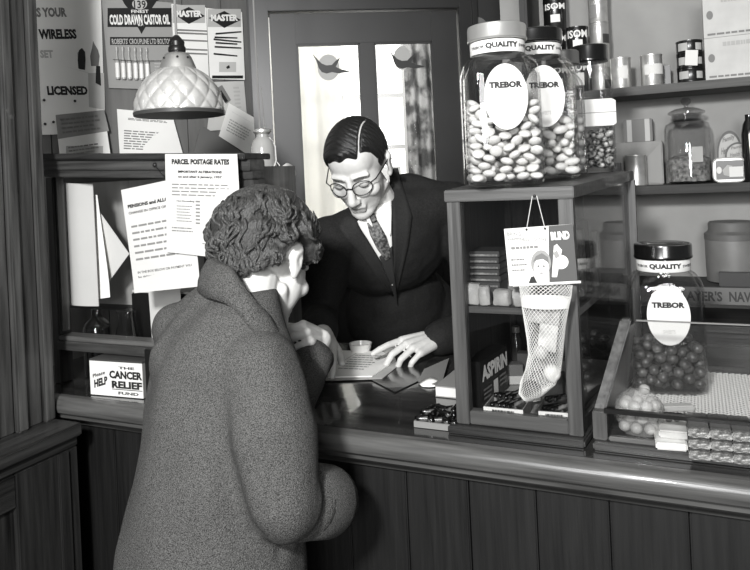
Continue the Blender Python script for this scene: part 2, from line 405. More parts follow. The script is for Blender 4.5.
sl = MB().b2((-.66, 3.98, .94), (.5, 4.2, 1.0)); struct(obj('trim_2', sl, mat('white_gloss', 190, .4)))
# --- right back wall behind the shelves
rw = MB().hexa([W(-.62, 2.5, 0), W(1.6, 2.5, 0), W(1.6, 2.56, 0), W(-.62, 2.56, 0), W(-.62, 2.5, 2.72), W(1.6, 2.5, 2.72), W(1.6, 2.56, 2.72), W(-.62, 2.56, 2.72)])
struct(obj('wall_right', rw, mat('grey_distemper', 150, .85, 7, 7)))

# ================================================================== shop counter
RZ = -TH
ct = thing('shop_counter', 'long dark wooden shop counter with rounded nosing and boarded front', 'counter', W(-.55, 1.5, 0), RZ)
def CL(u, v, z): return (u + .55, v - 1.5, z)
top = MB().b2(CL(-1.70, 1.235, .912), CL(.75, 1.88, .95)); obj('worktop', top, mat('counter_top', 44, .16, 14, 2, .12, 4, stretch=(1.5, 14, 14), detail=6, coat=.5), ct, bevel=.002)
prof = [(1.235, .95), (1.218, .949), (1.208, .944), (1.203, .934), (1.203, .924), (1.208, .914), (1.222, .908), (1.226, .902), (1.226, .896), (1.235, .888), (1.25, .884), (1.26, .870), (1.27, .870), (1.27, .912), (1.235, .912)]
ns = MB(); ns.prism([CL(-1.70, v, z) for v, z in prof], (2.45, 0, 0)); obj('nosing', ns, wood(74, 'x', .36, 18, .25), ct, True)
body = MB().b2(CL(-1.70, 1.29, .0), CL(.75, 1.80, .911)); obj('carcass', body, mat('joint_dark', 25, .9), ct)
u = -1.70; rnd = random.Random(3)
while u < .74:
    e = min(u + .128, .75); b = MB().b2(CL(u + .0012, 1.274 + rnd.uniform(-.0012, .0012), .09), CL(e - .0012, 1.29, .878)); obj('plank', b, wood(20, 'z', .5, 8, .03), ct, bevel=.0025); u = e
obj('plinth', MB().b2(CL(-1.70, 1.268, 0), CL(.75, 1.29, .09)), wood(40, 'x', .5), ct)

# ================================================================== glazed cabinet at the left, running along the counter's end
cb = thing('window_cabinet', 'dark wooden glazed window cabinet with panelled base beside counter', 'cabinet', W(-1.6, .8, 0), RZ)
def KL(u, v, z): return (u + 1.6, v - .8, z)
CW = wood(46, 'z', .45, 18, .1); CWY = wood(42, 'y', .42, 16, .15)
uL = -1.335; uF = -1.43; zl = .905
obj('base', MB().b2(KL(-1.95, .35, 0), KL(uL - .035, 1.195, zl - .03)), wood(38, 'z'), cb)
obj('ledge', MB().b2(KL(-1.95, .33, zl - .03), KL(uL, 1.197, zl)), wood(44, 'y', .4, 14, .15), cb, bevel=.004)
obj('ledge_moulding', MB().b2(KL(uL - .035, .35, zl - .055), KL(uL - .014, 1.195, zl - .0305)), wood(34, 'y'), cb, bevel=.004)
for v0, v1 in ((1.03, 1.195), (.35, .48)): obj('base_stile', MB().b2(KL(uL - .035, v0, .0), KL(uL - .017, v1, zl - .056)), wood(34, 'z', .45, 10), cb, bevel=.003)
obj('base_stile', MB().b2(KL(uL - .017, 1.135, .0), KL(uL - .010, 1.165, zl - .056)), wood(34, 'z', .45, 10), cb, bevel=.002)
obj('base_rail', MB().b2(KL(uL - .035, .48, zl - .13), KL(uL - .018, 1.03, zl - .056)), wood(32, 'y'), cb, bevel=.003)
obj('base_rail', MB().b2(KL(uL - .035, .48, .05), KL(uL - .018, 1.03, .16)), wood(32, 'y'), cb, bevel=.003)
obj('base_panel', MB().b2(KL(uL - .035, .48, .16), KL(uL - .030, 1.03, zl - .13)), wood(28, 'z'), cb)
# upper glazed frame
for v0, v1, du, vv in ((1.165, 1.195, .014, 50), (1.12, 1.165, .006, 46), (1.092, 1.12, .016, 54), (1.045, 1.092, .004, 48), (1.03, 1.045, .012, 56), (1.005, 1.03, .0, 44)):
    obj('stile', MB().b2(KL(uF - .045, v0 + .0005, zl), KL(uF + du, v1 - .0005, 2.45)), wood(vv, 'z', .45, 24, .1), cb, bevel=.004)
obj('bottom_rail', MB().b2(KL(uF - .04, .35, zl), KL(uF, 1.005, zl + .035)), CWY, cb, bevel=.004)
obj('bottom_rail', MB().b2(KL(uF - .04, .35, zl + .036), KL(uF - .012, 1.005, zl + .06)), CWY, cb, bevel=.006)
obj('top_rail', MB().b2(KL(uF - .04, .35, 2.35), KL(uF, 1.005, 2.45)), CWY, cb)
obj('pane', MB().b2(KL(uF - .024, .36, zl + .06), KL(uF - .020, 1.005, 2.35)), CASEGLASS, cb)
obj('shelf', MB().b2(KL(-1.93, .36, .93), KL(uF - .046, 1.19, .945)), wood(50, 'y'), cb)
obj('back_board', MB().b2(KL(-1.95, .36, .945), KL(-1.932, 1.19, 2.45)), mat('cabinet_back', 70, .7), cb)
kn = MB().ell(KL(uF + .012, 1.018, 1.455), (.012, .016, .02)); obj('catch', kn, DARKMETAL, cb, True)
# pale goods inside the cabinet
b = MB().b2((-.04, -.03, 0), (.04, .03, .13)); b.b2((-.03, -.034, .03), (.03, -.03, .1))
o = obj('white_carton', b, mat('carton_pale', 190, .7), bevel=.003); o.location = W(-1.52, .93, .946); o.rotation_euler = (0, 0, RZ); tag(o, 'pale upright carton inside the glazed window cabinet', 'carton')

# ================================================================== post office screen on the counter
sc = thing('counter_screen', 'dark framed wooden post office screen standing on the counter', 'screen', W(-1.2, 1.31, .951), RZ)
def SL(u, v, z): return (u + 1.2, v - 1.31, z - .951)
vS = 1.30; SWD = wood(54, 'x', .42, 18, .15); SWZ = wood(50, 'z', .42, 16, .15)
a0, a1 = uvz(AV(44, 155, vS)), uvz(AV(252, 154.5, vS)); c0, c1 = uvz(AV(44, 177, vS)), uvz(AV(252, 179, vS))
def railbar(f0, f1, v0, v1, m, nm='top_rail'):
    def zz(end, f): A, C = (a0, c0) if end == 0 else (a1, c1); return A.z + (C.z - A.z) * f
    q = [(a0.x, v0, zz(0, f1)), (a1.x, v0, zz(1, f1)), (a1.x, v1, zz(1, f1)), (a0.x, v1, zz(0, f1)), (a0.x, v0, zz(0, f0)), (a1.x, v0, zz(1, f0)), (a1.x, v1, zz(1, f0)), (a0.x, v1, zz(0, f0))]
    return obj(nm, MB().hexa([SL(*t) for t in q]), m, sc, bevel=.002)
railbar(-.06, .20, vS - .03, vS + .075, wood(34, 'x', .5), 'cornice'); railbar(.2, .66, vS - .012, vS + .05, SWD); railbar(.66, 1.0, vS - .004, vS + .05, wood(48, 'x'), 'lower_moulding')
uA = a0.x; uB = a1.x
obj('stile', MB().b2(SL(uA + .001, vS - .001, .951), SL(uA + .026, vS + .04, c0.z - .002)), SWZ, sc, bevel=.002)
obj('stile', MB().b2(SL(uA + .0265, vS + .008, 1.085), SL(uA + .031, vS + .03, c0.z - .002)), wood(92, 'z', .45, 20), sc)
obj('stile', MB().b2(SL(uB - .032, vS + .001, .951), SL(uB, vS + .05, c1.z - .002)), SWZ, sc, bevel=.002)
r0 = uvz(AV(55, 335, vS)); r1 = uvz(AV(55, 348, vS))
obj('bottom_rail', MB().b2(SL(uA + .0265, vS - .012, r1.z), SL(uB - .033, vS + .05, r0.z - .012)), SWD, sc, bevel=.002)
obj('bottom_rail', MB().b2(SL(uA + .0265, vS - .004, r0.z - .0115), SL(uB - .033, vS + .04, r0.z)), wood(78, 'x', .42, 20), sc, bevel=.002)
for zz_ in (1.475, 1.40, 1.30, 1.20): obj('pigeonhole_shelf', MB().b2(SL(uB - .18, vS + .07, zz_ - .006), SL(uB - .034, vS + .22, zz_)), wood(70, 'x'), sc)
for uu in (uB - .19, uB - .034): obj('pigeonhole_side', MB().b2(SL(uu, vS + .055, .951), SL(uu + .01, vS + .22, 1.485)), wood(70, 'z'), sc)

zbb = uvz(AV(90, 303, 1.55)).z
us_ = [uA + .0265, AV(88, 230, 1.55).dot(U), AV(131, 230, 1.55).dot(U), -1.10]
us_[0] = min(us_[0], us_[1] - .1)
for i in range(3): obj('back_panel', MB().b2(SL(us_[i] + .001, 1.55, zbb), SL(us_[i + 1] - .001, 1.56, 1.47)), mat('back_panel_grey', 140, .6, 8, 5, stretch=(8, 8, 1)), sc)
for z_ in (zbb - .02, 1.47): obj('back_batten', MB().b2(SL(us_[0], 1.5605, z_), SL(-1.10, 1.575, z_ + .03)), wood(50, 'x'), sc)
# ================================================================== wall shelves (right)
def shelf(z, m, label, u0=-.479):
    b = MB().b2((u0, -.2, -.026), (1.4, 0, 0)); o = obj('wall_shelf', b, m, bevel=.002); o.location = W(0, 2.499, z); o.rotation_euler = (0, 0, RZ)
    return tag(o, label, 'shelf')
z1 = uvz(AV(680, 82.5, 2.3)).z; z2 = uvz(AV(690, 184.5, 2.3)).z; z3 = uvz(AV(725, 287, 2.3)).z
shelf(z1, wood(88, 'x', .8, 12, 0), 'upper dark wall shelf holding tins and the pale stacked boxes')
shelf(z2, wood(58, 'x', .8, 12, 0), 'middle dark wall shelf holding the stoppered glass jar and parcels')
s3 = shelf(z3, wood(50, 'x', .8, 12, 0), 'lower dark wall shelf with lettered edge strip, holding stoneware jar')
fr = Fr(W(-.36, 2.2985, z3 - .002), W(.42, 2.2985, z3 - .002), W(-.36, 2.2985, z3 - .052))
b = MB().hexa([W(-.36, 2.2985, z3 - .052), W(.42, 2.2985, z3 - .052), W(.42, 2.3035, z3 - .052), W(-.36, 2.3035, z3 - .052), W(-.36, 2.2985, z3 - .002), W(.42, 2.2985, z3 - .002), W(.42, 2.3035, z3 - .002), W(-.36, 2.3035, z3 - .002)])
XF[s3.name] = Matrix.Translation(W(0, 2.499, z3)) @ Matrix.Rotation(RZ, 4, 'Z')
es = obj('edge_strip', b, mat('strip_grey', 100, .6), s3, world=True, label='lettered shelf edge strip')
xs = [(p.dot(U) + .36) / .78 for p in (AV(707, 296, 2.2985), AV(750, 297, 2.2985))]
wd = (xs[1] - xs[0]) / 6.9
text(fr, "PLAYER'S", xs[0] - 5.2 * wd, .22, xs[0] + 2.5 * wd, .82, mat('strip_ink', 44, .6), s3, .03)
text(fr, "NAVY CUT", xs[0] + 3.6 * wd, .22, xs[0] + 12 * wd, .82, mat('strip_ink', 44, .6), s3, .03)
up0, up1 = AV(524, 10, 2.3).dot(U), AV(551, 10, 2.3).dot(U)
b = MB().b2((-.506, -.205, 0), (-.480, 0, 2.5)); o = obj('shelf_upright', b, wood(40, 'z', .6, 8), bevel=.002); o.location = W(0, 2.499, 0.001); o.rotation_euler = (0, 0, RZ)
tag(o, 'tall dark upright board at the end of the wall shelves', 'upright')
# low drawer cabinet under the shelves
lc = thing('drawer_cabinet', 'dark low drawer cabinet under the lettered wall shelf', 'cabinet', W(.4, 2.35, 0), RZ)
obj('cabinet_body', MB().b2((-.86, -.11, 0), (.9, .147, .955)), wood(40, 'x'), lc); obj('cabinet_top', MB().b2((-.87, -.13, .956), (.91, .148, .975)), wood(52, 'x'), lc, bevel=.003)
for r_ in range(4):
    for c_ in range(4):
        x_ = -.84 + c_ * .43; z_ = .08 + r_ * .215
        d_ = obj('drawer', MB().b2((x_, -.126, z_), (x_ + .41, -.1105, z_ + .195)), wood(62, 'x', .5, 14), lc, bevel=.004); obj('knob', MB().ell((x_ + .205, -.138, z_ + .1), .014), DARKMETAL, d_, True)
# ================================================================== posters and papers on the left wall
o, fr = sheet('wireless_poster', 'white poster asking about a wireless licence, pinned to wall', 'poster', AP(30, -6), AP(101, -2), AP(105, 133), AP(36, 135), PAPER)
def PF(fr, px, py):   # photo pixel -> fraction of a sheet's frame
    p = plane_hit(px, py, fr.o, fr.n) - fr.o; return p.dot(fr.ex) / fr.W, -p.dot(fr.ey) / fr.H
def ptext(fr, t, x0, y0, x1, y1, m, par, bold=.02, dy=0.0, **k):
    a = PF(fr, x0, y0); b = PF(fr, x1, y1); c = PF(fr, x1, y0); s = (c[1] - a[1])
    return text(fr, t, a[0], a[1], b[0], b[1] - s, m, par, bold, skew=-s + 0, **k)
def ppoly(fr, pts, m, par, **k): return poly(fr, [PF(fr, *p) for p in pts], m, par, **k)
def prect(fr, x0, y0, x1, y1, m, par, **k): return ppoly(fr, [(x0, y0), (x1, y0), (x1, y1), (x0, y1)], m, par, **k)
def plines(fr, x0, y0, x1, y1, n, m, par, **k):
    a = PF(fr, x0, y0); b = PF(fr, x1, y1); return lines(fr, a[0], a[1], b[0], b[1], n, m, par, **k)
ptext(fr, 'IS YOUR', 34, 7.5, 67, 17, INK_G, o, .05)
ptext(fr, 'WIRELESS', 38, 29, 77, 39, INK, o, .055)
ptext(fr, 'SET', 39.5, 50, 53.5, 58, INK_L, o, .05)
ptext(fr, 'LICENSED', 46.5, 86, 88, 95, INK, o, .055)
ppoly(fr, [(64, 66), (89, 73), (104, 73), (105, 110), (89, 107), (88, 73)], mat('print_soft', 190, .7), o, lift=.0004)
ppoly(fr, [(79, 50), (82, 48), (85, 52), (85.5, 60), (85, 70), (79, 69), (77.5, 60)], INK, o, name='printed_figure', lift=.0007)
ppoly(fr, [(77.5, 53), (79.5, 50), (79, 69), (78, 68)], INK_G, o, name='printed_figure')
ppoly(fr, [(93, 41), (95, 45), (98, 50), (99.5, 56), (98.5, 66), (91, 66), (90, 56), (92, 48)], INK_G, o, name='printed_figure', lift=.0007)
ppoly(fr, [(96, 66), (100, 66), (101, 86), (95.5, 83)], INK, o, name='printed_figure', lift=.0008)
pin = mat('pin_dark', 25, .4)
for px, py in ((44, 100), (45, 124), (53.5, 122), (75, 101)): obj('drawing_pin', MB().ell(AP(px, py, .004), (.0045, .0045, .0045), n=8, m=6), pin, o, True, world=True)

o, fr = sheet('castor_oil_card', 'grey castor oil display card with rows of little bottles', 'card', AP(101.5, -4, .003), AP(174.5, 3, .003), AP(175, 90, .003), AP(109, 88, .003), mat('card_grey', 150, .7), thick=.003)
prect(fr, 107.5, 8, 171.5, 27, INK, o); 
ppoly(fr, [(121, -2), (158, -1), (152, 8), (150, 11), (128, 8.5), (125, 5)], INK, o, lift=.0006)
ppoly(fr, oval(139.5, 4, 7.5, 5.5), INK_L, o, lift=.0008); ptext(fr, "139", 133.5, .5, 146, 8.5, INK, o, .02, lift=.001)
ptext(fr, 'FINEST', 131, 9.8, 148.5, 13, WHITE_INK, o, .02, lift=.001)
a = ptext(fr, 'COLD DRAWN CASTOR OIL', 109, 14.5, 170, 24.5, WHITE_INK, o, .045, lift=.001)
ptext(fr, 'B.P.', 138, 24, 144, 26, WHITE_INK, o, .02, lift=.001)
ppoly(fr, [(137, 26), (145.5, 27), (141.5, 34)], INK, o)
prect(fr, 110, 37, 173, 45, INK, o); ptext(fr, "ROBERTS' CROUPLINE LTD BOLTON", 111.5, 38.5, 171.5, 44, INK_L, o, .02, lift=.001)
bw = mat('bottle_label', 225, .6); bg = mat('bottle_glass_grey', 165, .25)
proto = None
for i, x in enumerate((118, 124, 130, 136.2, 142, 148)):
    y0 = 46.5 + i * .2
    p = AP(x + i * .0, y0 + 33, .008); s_ = (AP(x, y0, .008) - p).length
    mb = MB().lathe([(.0045, 0), (.0068, .002), (.0068, s_ * .55), (.005, s_ * .62), (.003, s_ * .68), (.003, s_ * .84), (.004, s_ * .85), (.004, s_ * .98), (.002, s_)], 10, p)
    bo = obj('castor_oil_bottle', mb, bg, o, True, world=True)
    obj('bottle_label', MB().lathe([(.0072, s_ * .06), (.0072, s_ * .5)], 10, p, cap=False), bw, bo, True, world=True)
b = MB().tube([AP(113, 59.5, .016), AP(135, 61, .018), AP(168, 60.5, .013)], .001, 6); obj('elastic_band', b, INK, o, world=True)
plines(fr, 154, 60, 168, 78, 6, INK_L, o)

for i, (x0, y0, x1, y1, yb) in enumerate(((171.5, 4, 206, 7.5, 77), (206.5, 8, 242, 12, 79))):
    lab = ('white price card headed by a black lozenge, partly behind the pendant lamp', 'white price card headed by a black lozenge, at the edge of the wall')[i]
    o, fr = sheet('lozenge_card', lab, 'card', AP(x0, y0, .004), AP(x1, y1, .004), AP(x1 + 3, yb + 1, .004), AP(x0 + 3.5, yb, .004), PAPER, group='lozenge headed cards', thick=.002)
    prect(fr, x0 + 1, y0 + 1, x1 - 1, y0 + 19, INK_L, o, lift=.0003)
    cx = (x0 + x1) / 2
    ppoly(fr, [(x0 + 2, y0 + 10), (cx, y0 + 3), (x1 - 1, y0 + 12), (cx, y0 + 20)], INK, o); ptext(fr, 'MASTER', x0 + 4, y0 + 6.5, x1 - 4, y0 + 13, WHITE_INK, o, .055, lift=.001)
    b = MB()
    ys = ((29, .2), (32, .2), (39, .2), (48, .2), (52, .2)) if i == 0 else ((33, -.06), (36.5, .03), (38.5, .1), (42, .05), (46, .05), (53, .08))
    for q, (yy, sl_) in enumerate(ys):
        xa, xb = (x0 + 4, x1 + 1) if i == 0 else (x0 + 9 - (q % 3), x1 - 1 - (q % 2) * 4)
        sl_ = .05 if i == 0 else sl_
        P = [fr.p(*PF(fr, *t), .0008) for t in ((xa, yy), (xb, yy + sl_ * 30), (xb, yy + sl_ * 30 + 1.3), (xa, yy + 1.7))]
        b.prism(P, fr.n * .002)
    obj('pencil_sample', b, INK_G if i == 0 else INK, o, world=True)
    if i == 1:
        prect(fr, 219, 62, 236, 72, mat('print_soft', 190, .7), o); ppoly(fr, [(226, 67), (229, 65), (230, 68), (227, 69)], INK, o, lift=.0008)
        prect(fr, 212, 75.5, 243, 78.5, INK, o)
o, fr = sheet('small_notice', 'small pale notice with dark diagonal figures under the lozenge card', 'notice', AP(213, 82, .002), AP(244, 81, .002), AP(248, 128, .002), AP(207, 131, .002), mat('paper_pale', 195, .8))
ppoly(fr, [(217, 88), (222, 85), (231, 100), (226, 104)], INK_G, o); ppoly(fr, [(219, 92), (221, 90), (228, 101), (225, 103)], INK, o, lift=.0007); plines(fr, 233, 87, 243, 110, 6, INK_L, o)
# pinned papers standing above the screen
o, fr = sheet('printed_leaflet', 'two-tone printed leaflet pinned below the wireless poster', 'leaflet', AP(55.5, 115, .012), AP(104, 110, .02), AP(111, 158, .03), AP(60, 158, .02), PAPER, curl=.0)
ppoly(fr, [(55.5, 115), (104, 110), (109, 131), (58, 139)], PAPER_D, o, lift=.0006); plines(fr, 60, 119, 104, 131, 4, INK_G, o, seed=3); prect(fr, 66, 146, 103, 157, INK_L, o, lift=.0006); plines(fr, 68, 147, 102, 156, 4, INK_G, o, seed=4)
o, fr = sheet('typed_notice', 'white typed notice pinned to wall behind the pendant lamp', 'notice', AP(117, 109, .01), AP(172, 114, .01), AP(184, 158, .012), AP(120, 158, .01), PAPER)
plines(fr, 128, 118, 172, 124, 2, INK, o, seed=5); plines(fr, 124, 130, 176, 153, 8, INK_G, o, seed=6)
o, fr = sheet('tilted_notice', 'white notice tilted and pinned at the wall corner', 'notice', AP(229, 103, .03), AP(262, 122, .02), AP(250, 156, .03), AP(219, 136, .04), PAPER)
plines(fr, 232, 112, 254, 124, 3, INK_L, o, seed=8); a, b_ = (.15, .45); lines(fr, .15, .4, .85, .8, 5, INK_L, o, seed=9)
b = MB(); P = [AP(193, 158, .04), AP(200, 129, .04), AP(205, 127, .04), AP(250, 158, .05)]; b.prism(P, PW_N * -.006)
tag(obj('tipped_folder', b, mat('folder_grey', 98, .7), world=True, origin=P[0]), 'grey folder leaning on the wall behind the screen', 'folder')

# sheets hung on the screen
vH = vS - .034
def VS(px, py, off=0): return AV(px, py, vH - off)
o, fr = sheet('pensions_notice', 'typed pensions and allowances notice hanging crooked from the screen', 'notice', VS(121, 190), VS(187, 176), VS(201, 286), VS(135, 293), PAPER_N, curl=.006)
ptext(fr, 'PENSIONS and ALLOWANCES', 128.5, 203, 206, 200, INK, o, .03) if 0 else None
text(fr, 'PENSIONS and ALLOWANCES', .07, .155, 1.0 - .02, .19, INK, o, .05); text(fr, 'CHANGE IN OFFICE OF PAYMENT', .07, .225, .9, .25, INK, o, .02)
lines(fr, .08, .36, .92, .74, 6, INK_G, o, seed=11, fill=.3); text(fr, 'IN THE BOX BELOW OR PAYMENT WILL', .08, .80, .9, .823, INK, o, .015); text(fr, 'be delayed', .08, .845, .32, .87, INK, o, .015); lines(fr, .08, .93, .14, .945, 1, INK_G, o)
o, fr = sheet('postage_notice', 'white parcel postage rates notice hanging straight from the screen', 'notice', VS(165, 154, .006), VS(237, 154, .006), VS(243, 260, .006), VS(167, 252, .006), PAPER_N, curl=.004)
text(fr, 'PARCEL POSTAGE RATES', .10, .05, .90, .105, INK, o, .055)
text(fr, 'IMPORTANT ALTERATIONS', .19, .165, .80, .19, INK, o, .05); text(fr, 'on and after 6 January, 1957', .19, .215, .80, .245, INK, o, .035)
lines(fr, .10, .30, .92, .44, 4, INK_G, o, seed=13, fill=.35, ragged=.2); text(fr, 'Not Exceeding', .17, .465, .42, .485, INK, o, .02); lines(fr, .17, .52, .40, .70, 6, INK_G, o, seed=14, fill=.3)
b = MB()
for k in range(7): b.add([fr.p(.44 + dx, .465 + k * .036 + dy, .0007) for dx, dy in ((0, 0), (0, .016), (.06, .016), (.06, 0))], [(0, 1, 2, 3)])
obj('printed_figures', b, INK_G, o, world=True, recalc=False); lines(fr, .10, .74, .48, .80, 2, INK_G, o, seed=15, fill=.4); lines(fr, .10, .90, .26, .91, 1, INK_G, o)
o, fr = sheet('celluloid_packet', 'small pale see-through packet hanging over the postage notice', 'packet', VS(217, 189, .012), VS(244, 190, .012), VS(232, 246, .014), VS(201, 243, .014), mat('celluloid', 200, .35), curl=.0, thick=.002)
rect(fr, .08, .06, .92, .95, CARD_W, o, lift=.0008); lines(fr, .3, .15, .7, .2, 1, INK_G, o, seed=2)
for (px, py, nm) in ((155, 165, 'pin'),):
    b = MB().ell(VS(px, py, -.022), .006); b.tube([VS(155, 166, -.01), VS(160, 172, -.006), VS(165, 178, 0)], .001)
    obj('hanging_pin', b, pin, sc, True, world=True)
# long roll and loose sheets hanging behind the screen
vB = vS + .06
b = MB(); rows = []
for k in range(9):
    t = k / 8; r = []
    for i in range(13):
        s_ = i / 12; px = 55 + (34.5 + 2.5 * t) * s_ + 3.5 * t; py = 182 + (120 + 3 * s_) * t + s_ * 2
        r.append(AV(px, py, vB) + V * (.022 * (1 - math.sin(math.pi * s_)) - .012))
    rows.append(r)
tag(obj('hanging_chart', b.grid(rows, V * .002), mat('chart_grey', 176, .8, 6, 5), smooth=True, world=True, origin=AV(70, 302, vB)), 'long curved pale grey chart hanging inside the screen', 'chart')
o, fr = sheet('loose_sheet', 'narrow white sheet hanging beside the curved chart', 'sheet', AV(87, 194, vB + .03), AV(97, 195, vB + .03), AV(111, 297, vB + .03), AV(91, 300, vB + .03), PAPER, curl=.004)
b = MB(); P = [AV(98, 210, vB + .04), AV(129, 254, vB + .05), AV(110, 280, vB + .06), AV(96, 297, vB + .04)]; b.prism(P, V * .002)
tag(obj('folded_sheet', b, mat('paper_shade', 200, .8), world=True, origin=P[2]), 'folded white sheet with pointed corner behind the screen', 'sheet')
o, fr = sheet('pale_chart', 'pale chart hanging below the pensions notice behind the screen', 'chart', AV(148, 286, vB + .05), AV(180, 284, vB + .05), AV(182, 338, vB + .05), AV(152, 340, vB + .05), mat('paper_pale2', 185, .8))
# dark deed box with pale papers on top, behind the screen
dbx = thing('deed_box', 'black box with pale papers on top behind the screen', 'box', W(-1.32, 1.46, .951), RZ)
obj('box_body', MB().b2((-.085, -.02, 0), (.13, .07, .215)), BLACK, dbx, bevel=.004)
obj('paper_pile', MB().b2((-.08, -.018, .2155), (.125, .066, .222)), PAPER_G, dbx)
ob_m = glass('ink_bottle_glass', .8, 1.6)
for px, lab in ((98, 'squat glass ink bottle with round shoulders behind the screen'), (128, 'sloping glass ink bottle behind the screen')):
    q = AV(px, 346, 1.385); r = thing('ink_bottle', lab, 'bottle', Vector((q.x, q.y, .951)), 0, 'glass bottles behind the screen'); hh = 1.13 - .951
    pr = [(.028, 0), (.036, .004), (.036, hh * .72), (.03, hh * .8), (.013, hh * .88), (.013, hh * .98), (.016, hh)] if px == 98 else [(.036, 0), (.042, .004), (.040, hh * .3), (.022, hh * .9), (.022, hh * .96), (.026, hh)]
    obj('bottle_glass', MB().lathe(pr, 20), ob_m, r, True)
    obj('ink', MB().lathe([(x * .88, z) for x, z in pr[1:3]], 16), mat('ink_liquid', 25, .2), r, True)
# collecting box on the counter edge
fr0 = [AZ(91, 394.5, .951), AZ(143.5, 399, .951)]
cbx = thing('collecting_box', 'white collecting box with black lettering on the counter edge', 'box', fr0[0].lerp(fr0[1], .5), math.atan2((fr0[1] - fr0[0]).y, (fr0[1] - fr0[0]).x))
wbx = (fr0[1] - fr0[0]).length; hbx = AV(92, 359, fr0[0].dot(V)).z - .951
obj('box_body', MB().b2((-wbx / 2, .001, 0), (wbx / 2, .10, hbx - .001)), mat('box_grey', 120, .6), cbx, bevel=.001)
obj('lid', MB().b2((-wbx / 2 - .001, 0, hbx - .004), (wbx / 2 + .001, .102, hbx)), mat('lid_dark', 60, .5), cbx)
obj('front_label', MB().b2((-wbx / 2, -.0004, 0.001), (wbx / 2, .0012, hbx - .004)), CARD_W, cbx)
M_ = XF[cbx.name]; fr = Fr(M_ @ Vector((-wbx / 2, -.0004, hbx)), M_ @ Vector((wbx / 2, -.0004, hbx)), M_ @ Vector((-wbx / 2, -.0004, 0)))
text(fr, 'THE', .56, .16, .86, .23, INK, cbx, .03); text(fr, 'CANCER', .38, .28, 1.0, .50, INK, cbx, .05); text(fr, 'RELIEF', .42, .56, .99, .76, INK, cbx, .05); rect(fr, .42, .78, .99, .80, INK, cbx, lift=.0007); text(fr, 'FUND', .54, .85, .92, .93, INK, cbx, .03)
text(fr, 'Please', .06, .42, .30, .52, INK, cbx, .02, skew=.13); text(fr, 'HELP', .08, .58, .34, .80, INK, cbx, .05, skew=.14)
q = AZ(76, 385, .951); b = MB().b2((-.05, -.03, 0), (.012, .05, .045)); o = obj('small_carton', b, mat('dim_card', 80, .7), bevel=.002); o.location = W(-1.475, 1.465, .951); o.rotation_euler = (0, 0, RZ); tag(o, 'dim grey carton under the screen rail beside collecting box', 'carton')
fo = MB().b2((-.012, -.004, 0), (.03, .012, .125)); o = obj('dark_ledger', fo, BLACK, bevel=.002); q = AZ(151, 404, .951); o.location = Vector((q.x, q.y + .004, .951)); o.rotation_euler = (0, 0, RZ); tag(o, 'dark upright ledger standing beside the collecting box', 'book')

# ================================================================== pendant lamp
q = D(180, 114, 1.72); pl = thing('pendant_lamp', 'pendant lamp with diamond-patterned silvered glass shade', 'lamp', q)
k_ = 1.72 / 700; R0 = 44 * k_; Hs = 46 * k_; b = MB(); rows = []; n = 224; mz = 64
pz = [0, 4, 12, 20, 28, 35, 40, 43.5, 46]; prr = [44, 44, 43, 40.8, 37, 31.5, 26, 21.5, 17.5]
for k in range(mz + 1):
    t = k / mz; z = Hs * t; r = float(np.interp(t * 46, pz, prr)) * k_; row = []
    for i in range(n):
        a = 2 * math.pi * i / n; e1 = abs(math.sin(7 * a + t * 6.2)); e2 = abs(math.sin(7 * a - t * 6.2))
        d = .0055 * (min(e1, 1) ** .5) * (min(e2, 1) ** .5) * min(1, t * 14) * min(1, (1 - t) * 10); rr = r + d - .004; row.append((rr * math.cos(a), rr * math.sin(a), z))
    rows.append(row)
b.rings(rows, cap=False); inner = [[(x * .95, y * .95, z - .003) for x, y, z in r] for r in rows]
b.rings(inner[::-1], cap=False)
obj('shade', b, mat('silvered_glass', 214, .3, 8, 60, metal=.55), pl, smooth='all')
rt = rows[-1][0]; rr = math.hypot(rt[0], rt[1])
b = MB(); b.lathe([(R0 - .003, -.004), (R0 + .001, -.004), (R0 + .002, .004), (R0 - .003, .006)], 48); obj('rim', b, mat('rim_dark', 60, .4), pl, True)
b = MB().lathe([(rr + .006, Hs - .004), (rr + .004, Hs + .002), (rr + .003, Hs + .006), (.034, Hs + .026), (.028, Hs + .034), (.021, Hs + .037)], 32); obj('gallery', b, mat('gallery_metal', 205, .3, metal=.8), pl, True)
[obj('gallery_screw', MB().ell((.037 * math.cos(a), .037 * math.sin(a), Hs + .022), (.003, .003, .003), n=8, m=6), BLACK, pl, True) for a in (-2.3, -1.3, -.6)]
b = MB().lathe([(.019, Hs + .036), (.021, Hs + .042), (.021, Hs + .050), (.018, Hs + .054), (.019, Hs + .064), (.013, Hs + .072), (.006, Hs + .08)], 24); obj('lampholder', b, DARKMETAL, pl, True)
obj('bulb', MB().ell((0, 0, Hs * .55), (.028, .028, .035)), mat('bulb_glass', 210, .2), pl, True)
obj('flex', MB().tube([(0, 0, Hs + .078), (0, 0, 2.719 - q.z)], .0032, 8), mat('flex_grey', 120, .6), pl, True)

